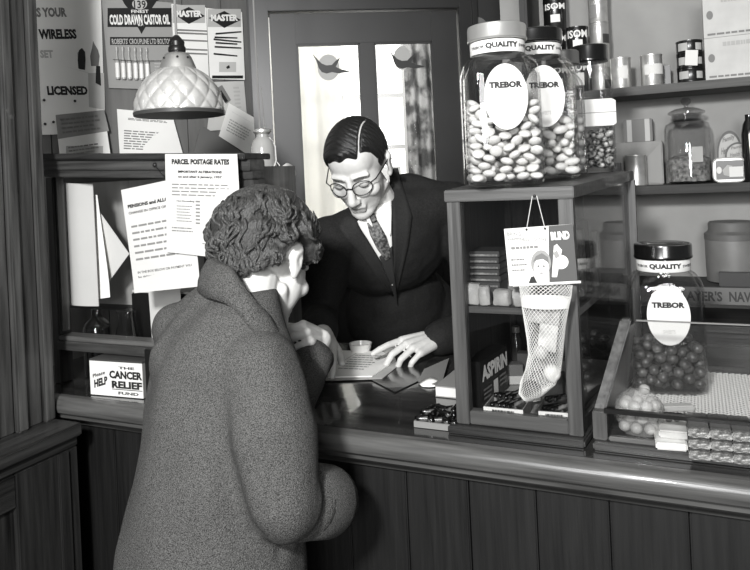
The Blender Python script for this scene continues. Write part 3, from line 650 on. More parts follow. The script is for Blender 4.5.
# hanging glass string holder at the end of the screen
q = D(265, 190, 1.87); hj = thing('hanging_string_holder', 'glass string holder with cord loops hanging by the door frame', 'string holder', q)
sc_ = 1.87 / 700; h = 58 * sc_; Rj = 12 * sc_
obj('glass_body', MB().lathe([(.006, -.01), (Rj * .8, 0), (Rj, .01), (Rj, h * .72), (Rj * .85, h * .84), (Rj * .5, h * .92), (Rj * .5, h)], 24), mat('string_glass', 150, .15, coat=.5), hj, True)
obj('cap', MB().lathe([(Rj * .55, h - .006), (Rj * .78, h), (Rj * .78, h + .006), (Rj * .3, h + .01)], 24), TIN, hj, True)
obj('hanging_wire', MB().tube([(-.006, 0, h + .008), (-.010, 0, 2.719 - q.z)], .0025, 6), mat('wire_grey', 120, .5), hj)
obj('hanging_wire', MB().tube([(.006, 0, h + .008), (.002, 0, h + .12)], .002, 6), mat('wire_grey', 120, .5), hj)
cm = mat('cord_pale', 190, .8)
obj('cord', MB().tube([(-Rj * 1.05, -.012, h * .4), (-Rj * .7, -Rj * .8, h * .22), (-.002, -Rj * 1.1, .008), (.006, -Rj * 1.1, .004), (Rj * .7, -Rj * .8, h * .25), (Rj * 1.08, -.006, h * .5), (Rj * 1.02, 0, h * .75), (Rj * .6, -.006, h * .9)], .0018, 6), cm, hj, True)
obj('cord', MB().tube([(Rj * 1.03 * math.cos(a), Rj * 1.03 * math.sin(a), h * .38 + .006 * math.sin(a)) for a in np.linspace(0, 2 * math.pi, 21)], .0016, 6), mat('cord_dark', 70, .8), hj, True)
rl = MB(); c = D(286, 173, 1.85) - q; ax = Vector((.75, -.35, .45)).normalized()
rl.tube([c - ax * .02, c - ax * .017, c + ax * .017, c + ax * .02], [.017, .021, .021, .017], 18); obj('string_reel', rl, mat('reel_pale', 185, .7, 30, 60), hj, True)
obj('cord', MB().tube([(Rj, 0, h * .5), (Rj + .01, -.005, h * .42), c - ax * .018], .0015, 6), cm, hj, True)
# ================================================================== sweet jars
def loc3(rotz, base): return Matrix.Translation(base) @ Matrix.Rotation(rotz, 4, 'Z')
def sweet_jar(label, base, rotz, hw, hd, H, capmat, body_p=5, neck=.62, cap_h=.032, band=True, oval_label=True, ptext_=True):
    r = thing('sweet_jar', label, 'jar', base, rotz, 'glass sweet jars')
    sh = H - cap_h - .032; nr = hw * neck
    out = [(hw * .90, hd * .90, .0, body_p), (hw * .985, hd * .985, .004, body_p), (hw, hd, .012, body_p), (hw, hd, sh - .035, body_p), (hw * .985, hd * .985, sh - .022, body_p), (hw * .93, hd * .93, sh - .01, 4), (hw * .82, hd * .82, sh, 3), (nr, nr, sh + .006, 2), (nr, nr, H - .004, 2)]
    inn = [(nr - .004, nr - .004, H - .004, 2), (nr - .004, nr - .004, sh + .004, 2), (hw * .80 - .004, hd * .8 - .004, sh - .004, 3), (hw - .005, hd - .005, sh - .035, body_p), (hw - .005, hd - .005, .014, body_p), (hw * .9, hd * .9, .008, body_p)]
    obj('glass_body', MB().slathe(out + inn, 48), JARGLASS, r, True, recalc=True)
    cr_ = nr + .006
    obj('cap', MB().lathe([(cr_ * .9, H - cap_h), (cr_, H - cap_h + .001), (cr_ * 1.02, H - cap_h + .004), (cr_, H - cap_h + .007), (cr_, H - .006), (cr_ * .985, H - .002), (cr_ * .9, H), (.002, H)], 40), capmat, r, True)
    M = XF[r.name]
    if band:
        bo = obj('neck_band', MB().lathe([(nr + .0015, sh + .007), (nr + .0022, sh + .008), (nr + .0022, H - cap_h - .002), (nr + .0015, H - cap_h - .001)], 40, cap=False), CARD_W, r, True)
        z0, z1 = sh + .008, H - cap_h - .002
        def bend(x, y, lift):
            a = -math.pi / 2 + (x - .5) * 2.9; rr = nr + .0022 + lift * .6
            return M @ Vector((rr * math.cos(a), rr * math.sin(a), z1 + (z0 - z1) * y))
        text(None, 'QUALITY', .29, .22, .71, .78, INK, r, .06, bend=bend); text(None, 'TREBOR', .05, .38, .27, .62, INK, r, .03, bend=bend); text(None, 'SWEETS', .73, .38, .95, .62, INK, r, .03, bend=bend)
    if oval_label:
        oc = sh * .675; ow, oh = hw * .56, sh * .25
        fr = Fr(M @ Vector((-ow, -hd - .0006, oc + oh)), M @ Vector((ow, -hd - .0006, oc + oh)), M @ Vector((-ow, -hd - .0006, oc - oh)))
        b = MB().prism([fr.p(x, y, 0) for x, y in oval(.5, .5, .5, .5, 40)], fr.n * .0007); lo = obj('oval_label', b, CARD_W, r, world=True, label='white oval label lettered TREBOR')
        text(fr, 'TREBOR', .12, .27, .88, .37, INK, lo, .06, lift=.0014)
        lines(fr, .22, .46, .78, .56, 2, mat('print_faint', 205, .7), lo, seed=1); text(fr, 'SWEETS', .36, .74, .64, .80, INK_L, lo, .02, lift=.0014)
    return r, sh
def pile(kind_mesh, m, height, hw, hd, z0, r, rz, M, label, group, name='boiled_sweet', seed=1, tilt=.35):
    """sweets dropped one by one into the jar, each resting on those below; every one is an object of its own"""
    rnd = random.Random(seed); k = r / rz; pts = []; ax, ay = hw - r * .85, hd - r * .85
    while len(pts) < 900:
        best = None
        for _ in range(14):
            x, y = rnd.uniform(-ax, ax), rnd.uniform(-ay, ay)
            if rnd.random() < .55:
                if rnd.random() < .5: x = math.copysign(ax, x)
                else: y = math.copysign(ay, y)
            z = r
            for (a, b, c) in pts:
                d2 = (a - x) ** 2 + (b - y) ** 2
                if d2 < 3.4 * r * r: z = max(z, c + math.sqrt(max(0, 3.4 * r * r - d2)))
            if best is None or z < best[2]: best = (x, y, z)
        if best[2] > height * k: break
        pts.append(best)
    cnt = 0
    for x, y, z in pts:
        if abs(x) < ax - 1.7 * r and abs(y) < ay - 1.7 * r and z < height * k - 3 * r: continue
        o = bpy.data.objects.new(name, kind_mesh); S.collection.objects.link(o)
        o.matrix_world = M @ Matrix.Translation((x, y, z0 + z / k)) @ Matrix.Rotation(rnd.uniform(0, 6.3), 4, 'Z') @ Matrix.Rotation(rnd.gauss(0, tilt), 4, 'X') @ Matrix.Rotation(rnd.gauss(0, tilt), 4, 'Y')
        tag(o, label, 'sweet', group); cnt += 1
    return cnt
SW_P = mat('sweet_pale', 212, .45, 12, 60); SW_M = mat('sweet_mid', 178, .4, 18, 50); SW_D = mat('sweet_dark', 74, .3, 30, 60); SW_X = mat('sweet_wrapped', 120, .3, 70, 70, contrast=(.4, .6))
def sweet_mesh(nm, r, m): me = MB().ell((0, 0, 0), r, n=12, m=8).data(nm, 'all'); me.materials.append(m); return me
zc = lambda v: 1.4165 + .033 * (v - 1.286) + .0028
def at_case(px, d): p = D(px, 180, d); v = p.dot(V); return Vector((p.x, p.y, zc(v)))
j1 = at_case(503.5, 1.345); r, sh = sweet_jar('glass sweet jar with bright metal cap, foremost on the display case', j1, .0, .0715, .064, .306, CHROME, neck=.70)
me = sweet_mesh('disc_sweet', (.0125, .0125, .0068), SW_P)
pile(me, SW_P, .150, .066, .0585, .008, .0125, .0085, XF[r.name], 'pale disc sweet in the metal-capped jar on the case', 'disc sweets in the metal-capped jar', seed=2)
j2 = at_case(541, 1.485); r, sh = sweet_jar('glass sweet jar with black cap, second on the display case', j2, .0, .0735, .064, .315, BAKELITE, neck=.70)
me = sweet_mesh('pillow_sweet', (.017, .0095, .0085), SW_P)
pile(me, SW_P, .125, .067, .0585, .008, .0135, .0095, XF[r.name], 'pale oblong sweet in the second jar on the case', 'oblong sweets in the second jar', 'oblong_sweet', seed=5, tilt=.25)
j3 = at_case(568, 1.62); r, sh = sweet_jar('narrow plain glass jar between black-capped jars on the case', j3, -.2, .044, .044, .285, mat('cap_grey', 110, .4, metal=.5), neck=.72, band=False, oval_label=False)
me = sweet_mesh('round_sweet', (.0095, .0095, .009), SW_M)
pile(me, SW_M, .135, .039, .039, .008, .0105, .0095, XF[r.name], 'mid grey round sweet in the narrow jar on the case', 'round sweets in the narrow jar', 'round_sweet', seed=6)
j4 = at_case(595, 1.735); r, sh = sweet_jar('square glass jar with blank white label, rearmost on the case', j4, -.1, .0465, .046, .31, BAKELITE, neck=.82, cap_h=.042, band=False, oval_label=False, body_p=8)
M = XF[r.name]; hz = (172 - 124) / 700 * 1.735
fr = Fr(M @ Vector((-.047, -.0468, hz + .055)), M @ Vector((.047, -.0468, hz + .055)), M @ Vector((-.047, -.0468, hz - .01)))
b = MB().prism([fr.p(*t) for t in ((0, 0), (.9, 0), (1, .08), (1, .92), (.92, 1), (0, 1))], fr.n * .0007); lo = obj('paper_label', b, CARD_W, r, world=True); rect(fr, 0, .49, 1, .515, INK_G, lo, lift=.001); lines(fr, .1, .15, .9, .36, 2, mat('print_faint', 205, .7), lo)
me = sweet_mesh('wrapped_sweet', (.013, .008, .008), SW_X)
pile(me, SW_X, .095, .0415, .041, .008, .0105, .0085, XF[r.name], 'dark and pale wrapped sweet in the blank-labelled jar', 'wrapped sweets in the rear jar', 'wrapped_sweet', seed=8)

# ================================================================== display case on the counter
VF, VBk = 1.284, 1.81
dc = thing('display_case', 'small glazed wooden display case with jars standing on top', 'display case', W(-.32, 1.29, .951), RZ)
def C(u, v, z): return Vector((u + .32, v - 1.29, z - .951))
fl_, fr_, bl_, br_ = -.4405, -.2035, -.465, -.142
CWD = wood(58, 'z', .5, 20, .08); CWX = wood(62, 'x', .5, 20, .08)
zf, zb = 1.4155, 1.433
def ptop(v): return zf + (zb - zf) * (v - VF) / (VBk - VF)
P = .026
def post(u, v, zt, m=CWD):
    obj('post', MB().hexa([C(u, v, .966), C(u + P, v, .966), C(u + P, v + P, .966), C(u, v + P, .966), C(u, v, zt), C(u + P, v, zt), C(u + P, v + P, zt), C(u, v + P, zt)]), m, dc, bevel=.0015)
post(fl_, VF, zf - .022); post(fr_ - P, VF, zf - .022); post(bl_, VBk - P, zb - .022); post(br_ - .02, VBk - P, zb - .022)
obj('top_board', MB().hexa([C(fl_ - .003, VF - .004, zf - .022), C(fr_ + .003, VF - .004, zf - .022), C(br_ + .003, VBk, zb - .022), C(bl_ - .003, VBk, zb - .022), C(fl_ - .003, VF - .004, zf), C(fr_ + .003, VF - .004, zf), C(br_ + .003, VBk, zb), C(bl_ - .003, VBk, zb)]), CWX, dc, bevel=.0015)
obj('base_board', MB().hexa([C(fl_ - .014, VF - .016, .951), C(fr_ + .004, VF - .016, .951), C(br_ + .004, VBk + .01, .951), C(bl_ - .012, VBk + .01, .951), C(fl_ - .014, VF - .016, .965), C(fr_ + .004, VF - .016, .965), C(br_ + .004, VBk + .01, .965), C(bl_ - .012, VBk + .01, .965)]), wood(40, 'x', .45), dc, bevel=.003)
obj('front_rail', MB().b2(C(fl_ + P + .0005, VF + .002, .9665), C(fr_ - P - .0005, VF + .024, .992)), CWX, dc, bevel=.0015)
def sidebar(z0, z1, du, nm='side_rail', m=CWD):
    a = (fr_ - .022, VF + P + .001); b_ = (br_ - .022, VBk - P - .001)
    obj(nm, MB().hexa([C(a[0], a[1], z0), C(a[0] + du, a[1], z0), C(b_[0] + du, b_[1], z0), C(b_[0], b_[1], z0), C(a[0], a[1], z1), C(a[0] + du, a[1], z1), C(b_[0] + du, b_[1], z1 + (zb - zf if z1 > 1.3 else 0)), C(b_[0], b_[1], z1 + (zb - zf if z1 > 1.3 else 0))]), m, dc)
sidebar(.9665, .99, .02); 
zS = uvz(AV(485, 307, VF + .03)).z
obj('shelf', MB().hexa([C(fl_ + .004, VF + .03, zS - .012), C(fr_ - .004, VF + .03, zS - .012), C(br_ - .03, VBk - .03, zS - .012), C(bl_ + .03, VBk - .03, zS - .012), C(fl_ + .004, VF + .03, zS), C(fr_ - .004, VF + .03, zS), C(br_ - .03, VBk - .03, zS), C(bl_ + .03, VBk - .03, zS)]), CWX, dc)
obj('floor_board', MB().hexa([C(fl_ + .004, VF + .027, .9655), C(fr_ - .024, VF + .027, .9655), C(br_ - .03, VBk - .03, .9655), C(bl_ + .03, VBk - .03, .9655), C(fl_ + .004, VF + .027, .974), C(fr_ - .024, VF + .027, .974), C(br_ - .03, VBk - .03, .974), C(bl_ + .03, VBk - .03, .974)]), mat('case_floor', 150, .7), dc)
obj('front_pane', MB().b2(C(fl_ + P, VF + .010, .992), C(fr_ - P, VF + .013, zf - .023)), CASEGLASS, dc)
obj('side_pane', MB().hexa([C(fr_ - .013, VF + P, .99), C(fr_ - .010, VF + P, .99), C(br_ - .010, VBk - P, .99), C(br_ - .013, VBk - P, .99), C(fr_ - .013, VF + P, zf - .023), C(fr_ - .010, VF + P, zf - .023), C(br_ - .010, VBk - P, zb - .023), C(br_ - .013, VBk - P, zb - .023)]), CASEGLASS, dc)
obj('side_board', MB().hexa([C(fl_ + .002, VF + P, .966), C(fl_ + .010, VF + P, .966), C(bl_ + .010, VBk - P, .966), C(bl_ + .002, VBk - P, .966), C(fl_ + .002, VF + P, zf - .023), C(fl_ + .010, VF + P, zf - .023), C(bl_ + .010, VBk - P, zb - .023), C(bl_ + .002, VBk - P, zb - .023)]), wood(48, 'z'), dc)
obj('back_board', MB().b2(C(bl_ + P, VBk - .012, .966), C(-.26, VBk - .004, zf - .023)), wood(46, 'z'), dc)
# --- on the upper shelf of the case
def vbox(px, py_base, v, z, w, d, h, name, label, cat, m, rot=0, group=None, bev=.002):
    p = AV(px, py_base, v); o = obj(name, MB().b2((-w / 2, 0, 0), (w / 2, d, h)), m, bevel=bev); o.location = Vector((p.x, p.y, z)); o.rotation_euler = (0, 0, RZ + rot); return tag(o, label, cat, group)
vb = 1.40; hh = .0115
us = [AV(x, 262, vb).dot(U) for x in (463, 500)]
for k in range(6):
    o = thing('slim_box', 'slim dark box with pale edge in the case, ' + ('lowest', 'second', 'third', 'fourth', 'fifth', 'topmost')[k] + ' of its stack', 'box', W(us[0] + .002 * (k % 2), vb, zS + .0005 + k * (hh + .0012) + .022), RZ, 'stack of slim boxes in the case')
    obj('box_body', MB().b2((0, 0, 0), (us[1] - us[0] - .003, .09, hh)), mat('slim_dark', 48, .5), o, bevel=.001)
    obj('edge_label', MB().b2((.004, -.0006, .0015), (us[1] - us[0] - .007, 0, .0055)), mat('slim_pale', 105, .6, 40, 80), o)
obj('box_body', MB().b2((us[0] + .32 - .0, vb - 1.29 - .0, zS - .951 + .0003), (us[1] + .32 - .004, vb - 1.29 + .09, zS - .951 + .022)), mat('slim_dark', 48, .5), None)
bpy.data.objects[-1] if False else None
o = S.collection.objects[-1]; o.name = 'flat_carton'; o.location = W(-.32, 1.29, .951); o.rotation_euler = (0, 0, RZ); tag(o, 'dark flat carton under the stack of slim boxes', 'carton')
def packet(px, py, w, h, d, rot, tip, seed, m=mat('packet_pale', 150, .5, 30, 25)):
    rnd = random.Random(seed); b = MB(); rows = []
    prof = [(0, .9), (.12, 1.0), (.5, .97), (.85, 1.0), (1.0, .82)]
    rs = [(w / 2 * s_, d / 2 * (s_ - .25 * abs(t - .5) * 2), h * t, 5) for t, s_ in prof]
    b.slathe(rs, 20)
    for q in b.v: q += Vector((rnd.uniform(-.0015, .0015), rnd.uniform(-.0015, .0015), 0))
    o = obj('paper_packet', b, m, smooth=True); p = AV(px, py, 1.335); o.location = Vector((p.x, p.y, zS + .0012 + abs(math.sin(tip)) * w * .3)); o.rotation_euler = (0, tip, RZ + rot)
    return tag(o, 'small crumpled pale packet at the front of case shelf', 'packet', 'paper packets on the case shelf')
packet(472, 303, .030, .040, .034, .3, .12, 1); packet(486, 305, .022, .036, .034, .1, -.05, 2); packet(503, 306, .034, .030, .034, -.1, .03, 3); packet(523, 307, .036, .034, .034, .1, -.06, 4)
for k, (px, hh_, m_) in enumerate(((513, .095, 120), (528, .12, 80), (543, .10, 60), (556, .125, 105))):
    vbox(px, 300, 1.47 + .01 * k, zS + .0005, .028, .045, hh_, 'upright_carton', 'upright narrow carton on the case shelf behind charity card', 'carton', mat('upright_%d' % m_, m_, .5, 30, 60), 0, 'upright cartons on the case shelf')
for k, (v_, hh_, mv) in enumerate(((1.40, .13, 125), (1.45, .135, 105), (1.51, .15, 50), (1.58, .12, 90))):
    u_ = fr_ - .055 + (v_ - VF) * .1; o = obj('wrapped_pack', MB().b2((-.03, 0, 0), (.026, .042, hh_)), mat('wrap_%d' % mv, mv, .35, 45, 45), bevel=.002); o.location = W(u_, v_, zS + .0005); o.rotation_euler = (0, 0, RZ)
    M = XF[o.name] = Matrix.Translation(o.location) @ Matrix.Rotation(RZ, 4, 'Z'); fr = Fr(M @ Vector((.0262, .004, hh_ - .01)), M @ Vector((.0262, .038, hh_ - .01)), M @ Vector((.0262, .004, .01)))
    rect(fr, 0, .35, 1, .62, mat('wrap_label', 165, .5), o, lift=.0006); lines(fr, .1, .4, .9, .58, 3, INK_G, o, seed=k, )
    tag(o, ('tall wrapped pack against the side glass, nearest the case front', 'wrapped pack with pale band, second along the side glass', 'black wrapped pack against the side glass of the case', 'grey wrapped pack at the back of the case shelf')[k], 'pack', 'wrapped packs on the case shelf')
# --- on the floor of the case
zF = .9745
a = AZ(482, 409, zF); c = AZ(509, 388, zF); dv = (c - a); an = math.atan2(dv.y, dv.x); L = dv.length
hB = .052 * 1.5
ab = thing('aspirin_box', 'black upright aspirin display box with white lettering in the case', 'box', a, an)
hB = AV(478, 362, a.dot(V)).z - zF
obj('box_body', MB().b2((0, .0006, 0), (L, .035, hB)), BLACK, ab, bevel=.001)
M = XF[ab.name]; fr = Fr(M @ Vector((0, 0, hB)), M @ Vector((L, 0, hB)), M @ Vector((0, 0, 0)))
text(fr, 'ASPIRIN', .05, .12, .97, .46, mat('aspirin_white', 215, .6), ab, .05, lift=.0002); rect(fr, .44, .58, .60, .90, mat('aspirin_white', 215, .6), ab, lift=.0001); lines(fr, .08, .62, .38, .9, 3, INK_G, ab, seed=4); lines(fr, .66, .56, .95, .86, 3, INK_G, ab, seed=5)
p = AZ(513, 385, zF)
o = vbox(516, 385, p.dot(V), zF, .034, .03, .045, 'pill_carton', 'small grey carton beside the aspirin box', 'carton', mat('carton_mid', 92, .6), .35, None, .001)
M = Matrix.Translation(o.location) @ Matrix.Rotation(RZ + .35, 4, 'Z'); XF[o.name] = M; fr = Fr(M @ Vector((-.017, -.0003, .045)), M @ Vector((.017, -.0003, .045)), M @ Vector((-.017, -.0003, 0))); rect(fr, .05, .55, .95, .95, PAPER_G, o)
vbox(527, 380, p.dot(V) + .06, zF, .04, .03, .055, 'pill_carton', 'taller dark carton behind the small grey carton', 'carton', mat('carton_dark', 62, .6), .1, None, .001)
q = AZ(521, 372, zF); bt = thing('pill_bottle', 'little glass bottle with shiny cap behind the cartons', 'bottle', q + V * .09 - U * .03)
obj('bottle_body', MB().lathe([(.011, 0), (.013, .002), (.013, .058), (.008, .066), (.008, .072)], 16), mat('bottle_dark', 60, .15), bt, True); obj('bottle_cap', MB().lathe([(.010, .0722), (.010, .086), (.004, .088)], 16), CHROME, bt, True)
o, fr = sheet('show_card', 'plain pale show card lying on the case floor', 'card', AZ(514, 395, zF + .004), AZ(538, 386, zF + .02), AZ(541, 400, zF + .014), AZ(512, 405, zF + .002), mat('showcard', 165, .7))
def goods_tray(x0, y0, x1, y1, label, seed, n, goods_label, dark):
    a = AZ(x0, y0, zF + .0003); c = AZ(x1, y1, zF + .0003); dv = c - a; L = dv.length; an = math.atan2(dv.y, dv.x); hT = .024
    t = thing('goods_tray', label, 'tray', a, an, 'label-fronted trays in the case')
    b = MB().b2((0, .001, 0), (L, .075, .003)); b.b2((0, .001, .003), (.002, .075, hT)); b.b2((L - .002, .001, .003), (L, .075, hT)); b.b2((.002, .073, .003), (L - .002, .075, hT)); b.b2((.002, .001, .003), (L - .002, .003, hT)); obj('tray_body', b, mat('tray_card', 130, .7), t)
    obj('front_label', MB().b2((0, 0, 0), (L, .0008, hT)), CARD_W, t); M = XF[t.name]
    fr = Fr(M @ Vector((0, 0, hT)), M @ Vector((L, 0, hT)), M @ Vector((0, 0, 0))); lines(fr, .22, .16, .78, .42, 1, INK, t, seed=seed, fill=.8, ragged=.05); lines(fr, .06, .58, .94, .86, 1, INK, t, seed=seed + 1, fill=.9, ragged=.02)
    rnd = random.Random(seed)
    me = MB().cap((-.017, 0, 0), (.017, 0, 0), .0055, .0055, n=8).data('bar_sweet', 'all'); me.materials.append(dark)
    for k in range(n):
        o = bpy.data.objects.new('twisted_bar', me); S.collection.objects.link(o); row, col = divmod(k, max(1, n // 3))
        o.matrix_world = M @ Matrix.Translation((.018 + (L - .036) * (col + .5) / (n // 3), .016 + row * .021, .012 + row * .010)) @ Matrix.Rotation(.9 + rnd.uniform(-.3, .3), 4, 'Z') @ Matrix.Rotation(rnd.uniform(-.15, .15), 4, 'Y')
        tag(o, goods_label, 'bar', 'twisted bars in the case trays')
LQ = mat('liquorice', 70, .25, 60, 40, contrast=(.45, .6))
goods_tray(484, 419, 523.5, 423, 'white-fronted tray beside the aspirin box holding dark twisted bars', 3, 12, 'dark twisted bar in the tray beside the aspirin box', LQ)
goods_tray(539, 424, 571, 426.5, 'white-fronted tray at the case corner holding dark bars', 7, 9, 'dark twisted bar in the tray at the case corner', LQ)
for k, (px, py, mv, w_, h_) in enumerate(((551, 398, 70, .05, .05), (568, 395, 95, .035, .07))):
    q = AZ(px, py, zF); o = obj('dim_carton', MB().b2((-w_ / 2, 0, 0), (w_ / 2, .03, h_)), mat('dimc_%d' % mv, mv, .6, 20, 50), bevel=.001); o.location = q; o.rotation_euler = (0, 0, RZ); tag(o, ('dark carton behind the corner tray in the case', 'tall grey carton in the back corner of the case')[k], 'carton')

# ================================================================== charity card and net stocking hung on the case front
vC = VF - .008
def VC(px, py, o=0): return AV(px, py, vC - o)
o, fr = sheet('charity_card', 'black and white charity card hanging on the display case', 'card', VC(504, 229), VC(572.5, 224), VC(577.5, 283), VC(509.5, 286), CARD_W, thick=.0015)
ppoly(fr, [(548.5, 226), (572.5, 224), (577.5, 282), (549.5, 284)], mat('print_dark', 70, .6), o)
ptext(fr, 'BRING', 507, 232, 521, 236, INK_G, o, .02); ptext(fr, 'HAPPINESS TO THE', 508, 237.5, 547, 241, INK_G, o, .02); text(fr, 'BLIND', *PF(fr, 550.5, 232), *PF(fr, 570, 239), WHITE_INK, o, .05, lift=.0012)
plines(fr, 511, 247, 540, 252, 1, INK_G, o, seed=1, fill=.4); plines(fr, 511, 259, 530, 274, 3, INK_G, o, seed=2, fill=.35)
ppoly(fr, oval(541, 263, 10, 13), mat('print_hair', 140, .6), o, lift=.0007); ppoly(fr, oval(541.5, 268, 7.5, 10), mat('print_face', 232, .6), o, lift=.0010); [ppoly(fr, oval(ex, 266, 1.3, .8), INK, o, lift=.0013) for ex in (538.5, 544)]; ppoly(fr, oval(541.5, 273, 2, .8), INK_G, o, lift=.0013); ppoly(fr, [(533, 262), (536, 256), (542, 253), (548, 257), (549, 263), (543, 259), (537, 260)], mat('print_hair2', 105, .6), o, lift=.0012); ppoly(fr, [(528, 285), (531, 277), (534, 276), (538, 284)], INK, o, lift=.0008)
ppoly(fr, oval(561, 262, 7.5, 7), mat('print_face', 232, .6), o, lift=.0010); ppoly(fr, [(554, 246), (557, 244), (562, 250), (557, 277), (552, 277)], mat('print_face', 232, .6), o, lift=.0009); ppoly(fr, [(553, 253), (557, 250), (560, 256), (556, 259)], mat('print_hair', 140, .6), o, lift=.0012)
nail = VC(534.5, 196, -.004)
b = MB().tube([VC(526.5, 229.5, .001), nail - U * .004, nail + U * .004, VC(545, 228.5, .001)], .0008, 6); obj('string', b, mat('cord_pale', 190, .8), o, world=True)
obj('nail', MB().ell(nail, .003, n=8, m=6), INK, o, world=True); [obj('eyelet', MB().ell(VC(x, y, .002), (.0022, .0022, .0022), n=8, m=6), INK, o, world=True) for x, y in ((526.5, 229.5), (545, 228.5))]
st = thing('net_stocking', 'white net stocking of toys hanging from the charity card', 'stocking', VC(535, 400, .01))
b = MB().tube([VC(513, 285.5, .006), VC(581, 282, .006)], .0024, 8); obj('header_strip', b, CARD_W, st, world=True)
cl = [(545.5, 285, 27, .020), (545.5, 297, 25.5, .024), (545, 310, 23, .026), (545, 325, 20.5, .028), (545.5, 340, 18.5, .028), (545.5, 355, 17, .030), (543, 370, 17.5, .032), (538, 383, 17.5, .03), (531, 394, 12, .022), (528, 400, 4, .008)]
cs = []
for i in range(len(cl) - 1):
    for k in range(4):
        t = k / 4; cs.append(tuple(cl[i][q] + (cl[i + 1][q] - cl[i][q]) * t for q in range(4)))
cs.append(cl[-1])
def stk(k, a):
    px, py, hw_, dd = cs[k]; c = VC(px, py, .006 + .028); p = VC(px + hw_, py, .006 + .028); r = (p - c).length
    return c + U * (r * math.cos(a)) + V * (dd * .9 * math.sin(a))
net = MB(); nh = 34
for s_ in (1, -1):
    for h_ in range(nh):
        pts = [stk(k, 2 * math.pi * h_ / nh + s_ * k * .15) for k in range(len(cs))]; net.tube(pts, .00042, 3)
obj('net', net, mat('net_white', 205, .8), st, world=True)['kind'] = 'stuff'
bnd = MB(); bnd.rings([[stk(k, 2 * math.pi * i / 28) for i in range(28)] for k in (4, 5, 6, 7)], cap=False); obj('cuff_band', bnd, mat('cuff_white', 205, .8), st, True, world=True)
tc = lambda px, py: VC(px, py, .034)
for px, py, r_, m_, lab in ((552, 373, .0155, mat('ball_pale', 205, .5), 'pale ball in the toe of the net stocking'), (531, 390, .0175, mat('ball_striped', 50, .6, 35, 60), 'dark striped ball in the toe of the net stocking'), (541, 352, .013, mat('ball_mid', 150, .5), 'mid grey ball in the net stocking')):
    o = obj('toy_ball', MB().ell((0, 0, 0), r_), m_, smooth='all'); o.location = tc(px, py); tag(o, lab, 'ball', 'toys in the net stocking')
for px, py, w_, h_, mv, lab in ((544, 314, .055, .035, 120, 'grey picture booklet in the neck of the net stocking'), (548, 337, .032, .05, 165, 'pale toy packet in the leg of the net stocking')):
    o = obj('toy_packet', MB().b2((-w_ / 2, -.003, -h_ / 2), (w_ / 2, .003, h_ / 2)), mat('toyp_%d' % mv, mv, .6, 40, 40), bevel=.001); o.location = tc(px, py); o.rotation_euler = (0, .15, RZ); tag(o, lab, 'packet', 'toys in the net stocking')

# ================================================================== sloping glass counter tray at the right
uT = -.168
dt = thing('counter_tray', 'wooden counter tray with sloping glass front holding sweets', 'display tray', W(0, 1.45, .951), RZ)
def T(u, v, z): return Vector((u, v - 1.45, z - .951))
tp = uvz(AV(629, 321, 1.41)); lw = uvz(AV(607, 409, 1.29))
vf = 1.278; vbk = 1.76
lowz = lw.z; topz = tp.z; vlow = vf + .012; vtop = 1.41; uTt = tp.x
obj('end_board', MB().prism([T(uT - .010, vf + .022, .966), T(uT + .012, 1.49, .966), T(uTt - .002, 1.49, topz - .02), T(uTt - .006, vtop + .01, topz - .012), T(uT - .010, vlow + .012, lowz - .012)], (.006, 0, 0)), wood(44, 'z'), dt)
sp = MB(); a = T(uT - .010, vlow, lowz); b_ = T(uTt - .006, vtop, topz); sp.hexa([a + Vector((-.009, 0, -.012)), a + Vector((.011, 0, -.012)), a + Vector((.011, .014, -.010)), a + Vector((-.009, .014, -.010)), b_ + Vector((-.009, -.008, .004)), b_ + Vector((.011, -.008, .004)), b_ + Vector((.011, .014, .004)), b_ + Vector((-.009, .014, .004))]); obj('sloping_rail', sp, wood(64, 'y', .5, 18), dt, bevel=.003)
obj('corner_post', MB().b2(T(uT - .018, vf, .966), T(uT + .006, vf + .02, lowz - .002)), wood(70, 'z'), dt, bevel=.002)
def uTe(v): return -.186 + (v - 1.266) * .11
obj('base_board', MB().hexa([T(uTe(vf - .012), vf - .012, .951), T(.55, vf - .012, .951), T(.55, vbk + .01, .951), T(uTe(vbk), vbk + .01, .951), T(uTe(vf - .012), vf - .012, .9655), T(.55, vf - .012, .9655), T(.55, vbk + .01, .9655), T(uTe(vbk), vbk + .01, .9655)]), wood(52, 'x', .45, 16), dt, bevel=.003)
obj('front_bead', MB().b2(T(uT + .008, vf, .966), T(.55, vf + .012, .974)), wood(84, 'x', .45), dt, bevel=.002)
obj('front_pane', MB().b2(T(uT + .007, vf + .004, .9745), T(.55, vf + .007, lowz - .004)), CASEGLASS, dt)
obj('mid_rail', MB().b2(T(uT + .002, vf, lowz - .004), T(.55, vf + .010, lowz + .003)), DARKMETAL, dt)
gp = MB().hexa([T(uT, vlow + .002, lowz + .004), T(.55, vlow + .002, lowz + .004), T(.55, vlow + .006, lowz + .004), T(uT, vlow + .006, lowz + .004), T(uTt + .012, vtop, topz), T(.55, vtop, topz), T(.55, vtop + .004, topz), T(uTt + .012, vtop + .004, topz)]); obj('sloping_pane', gp, CASEGLASS, dt)
obj('pane_edge', MB().b2(T(uTt + .013, vtop - .001, topz + .0003), T(.55, vtop + .005, topz + .0025)), mat('glass_edge', 120, .3), dt)
zt = .966
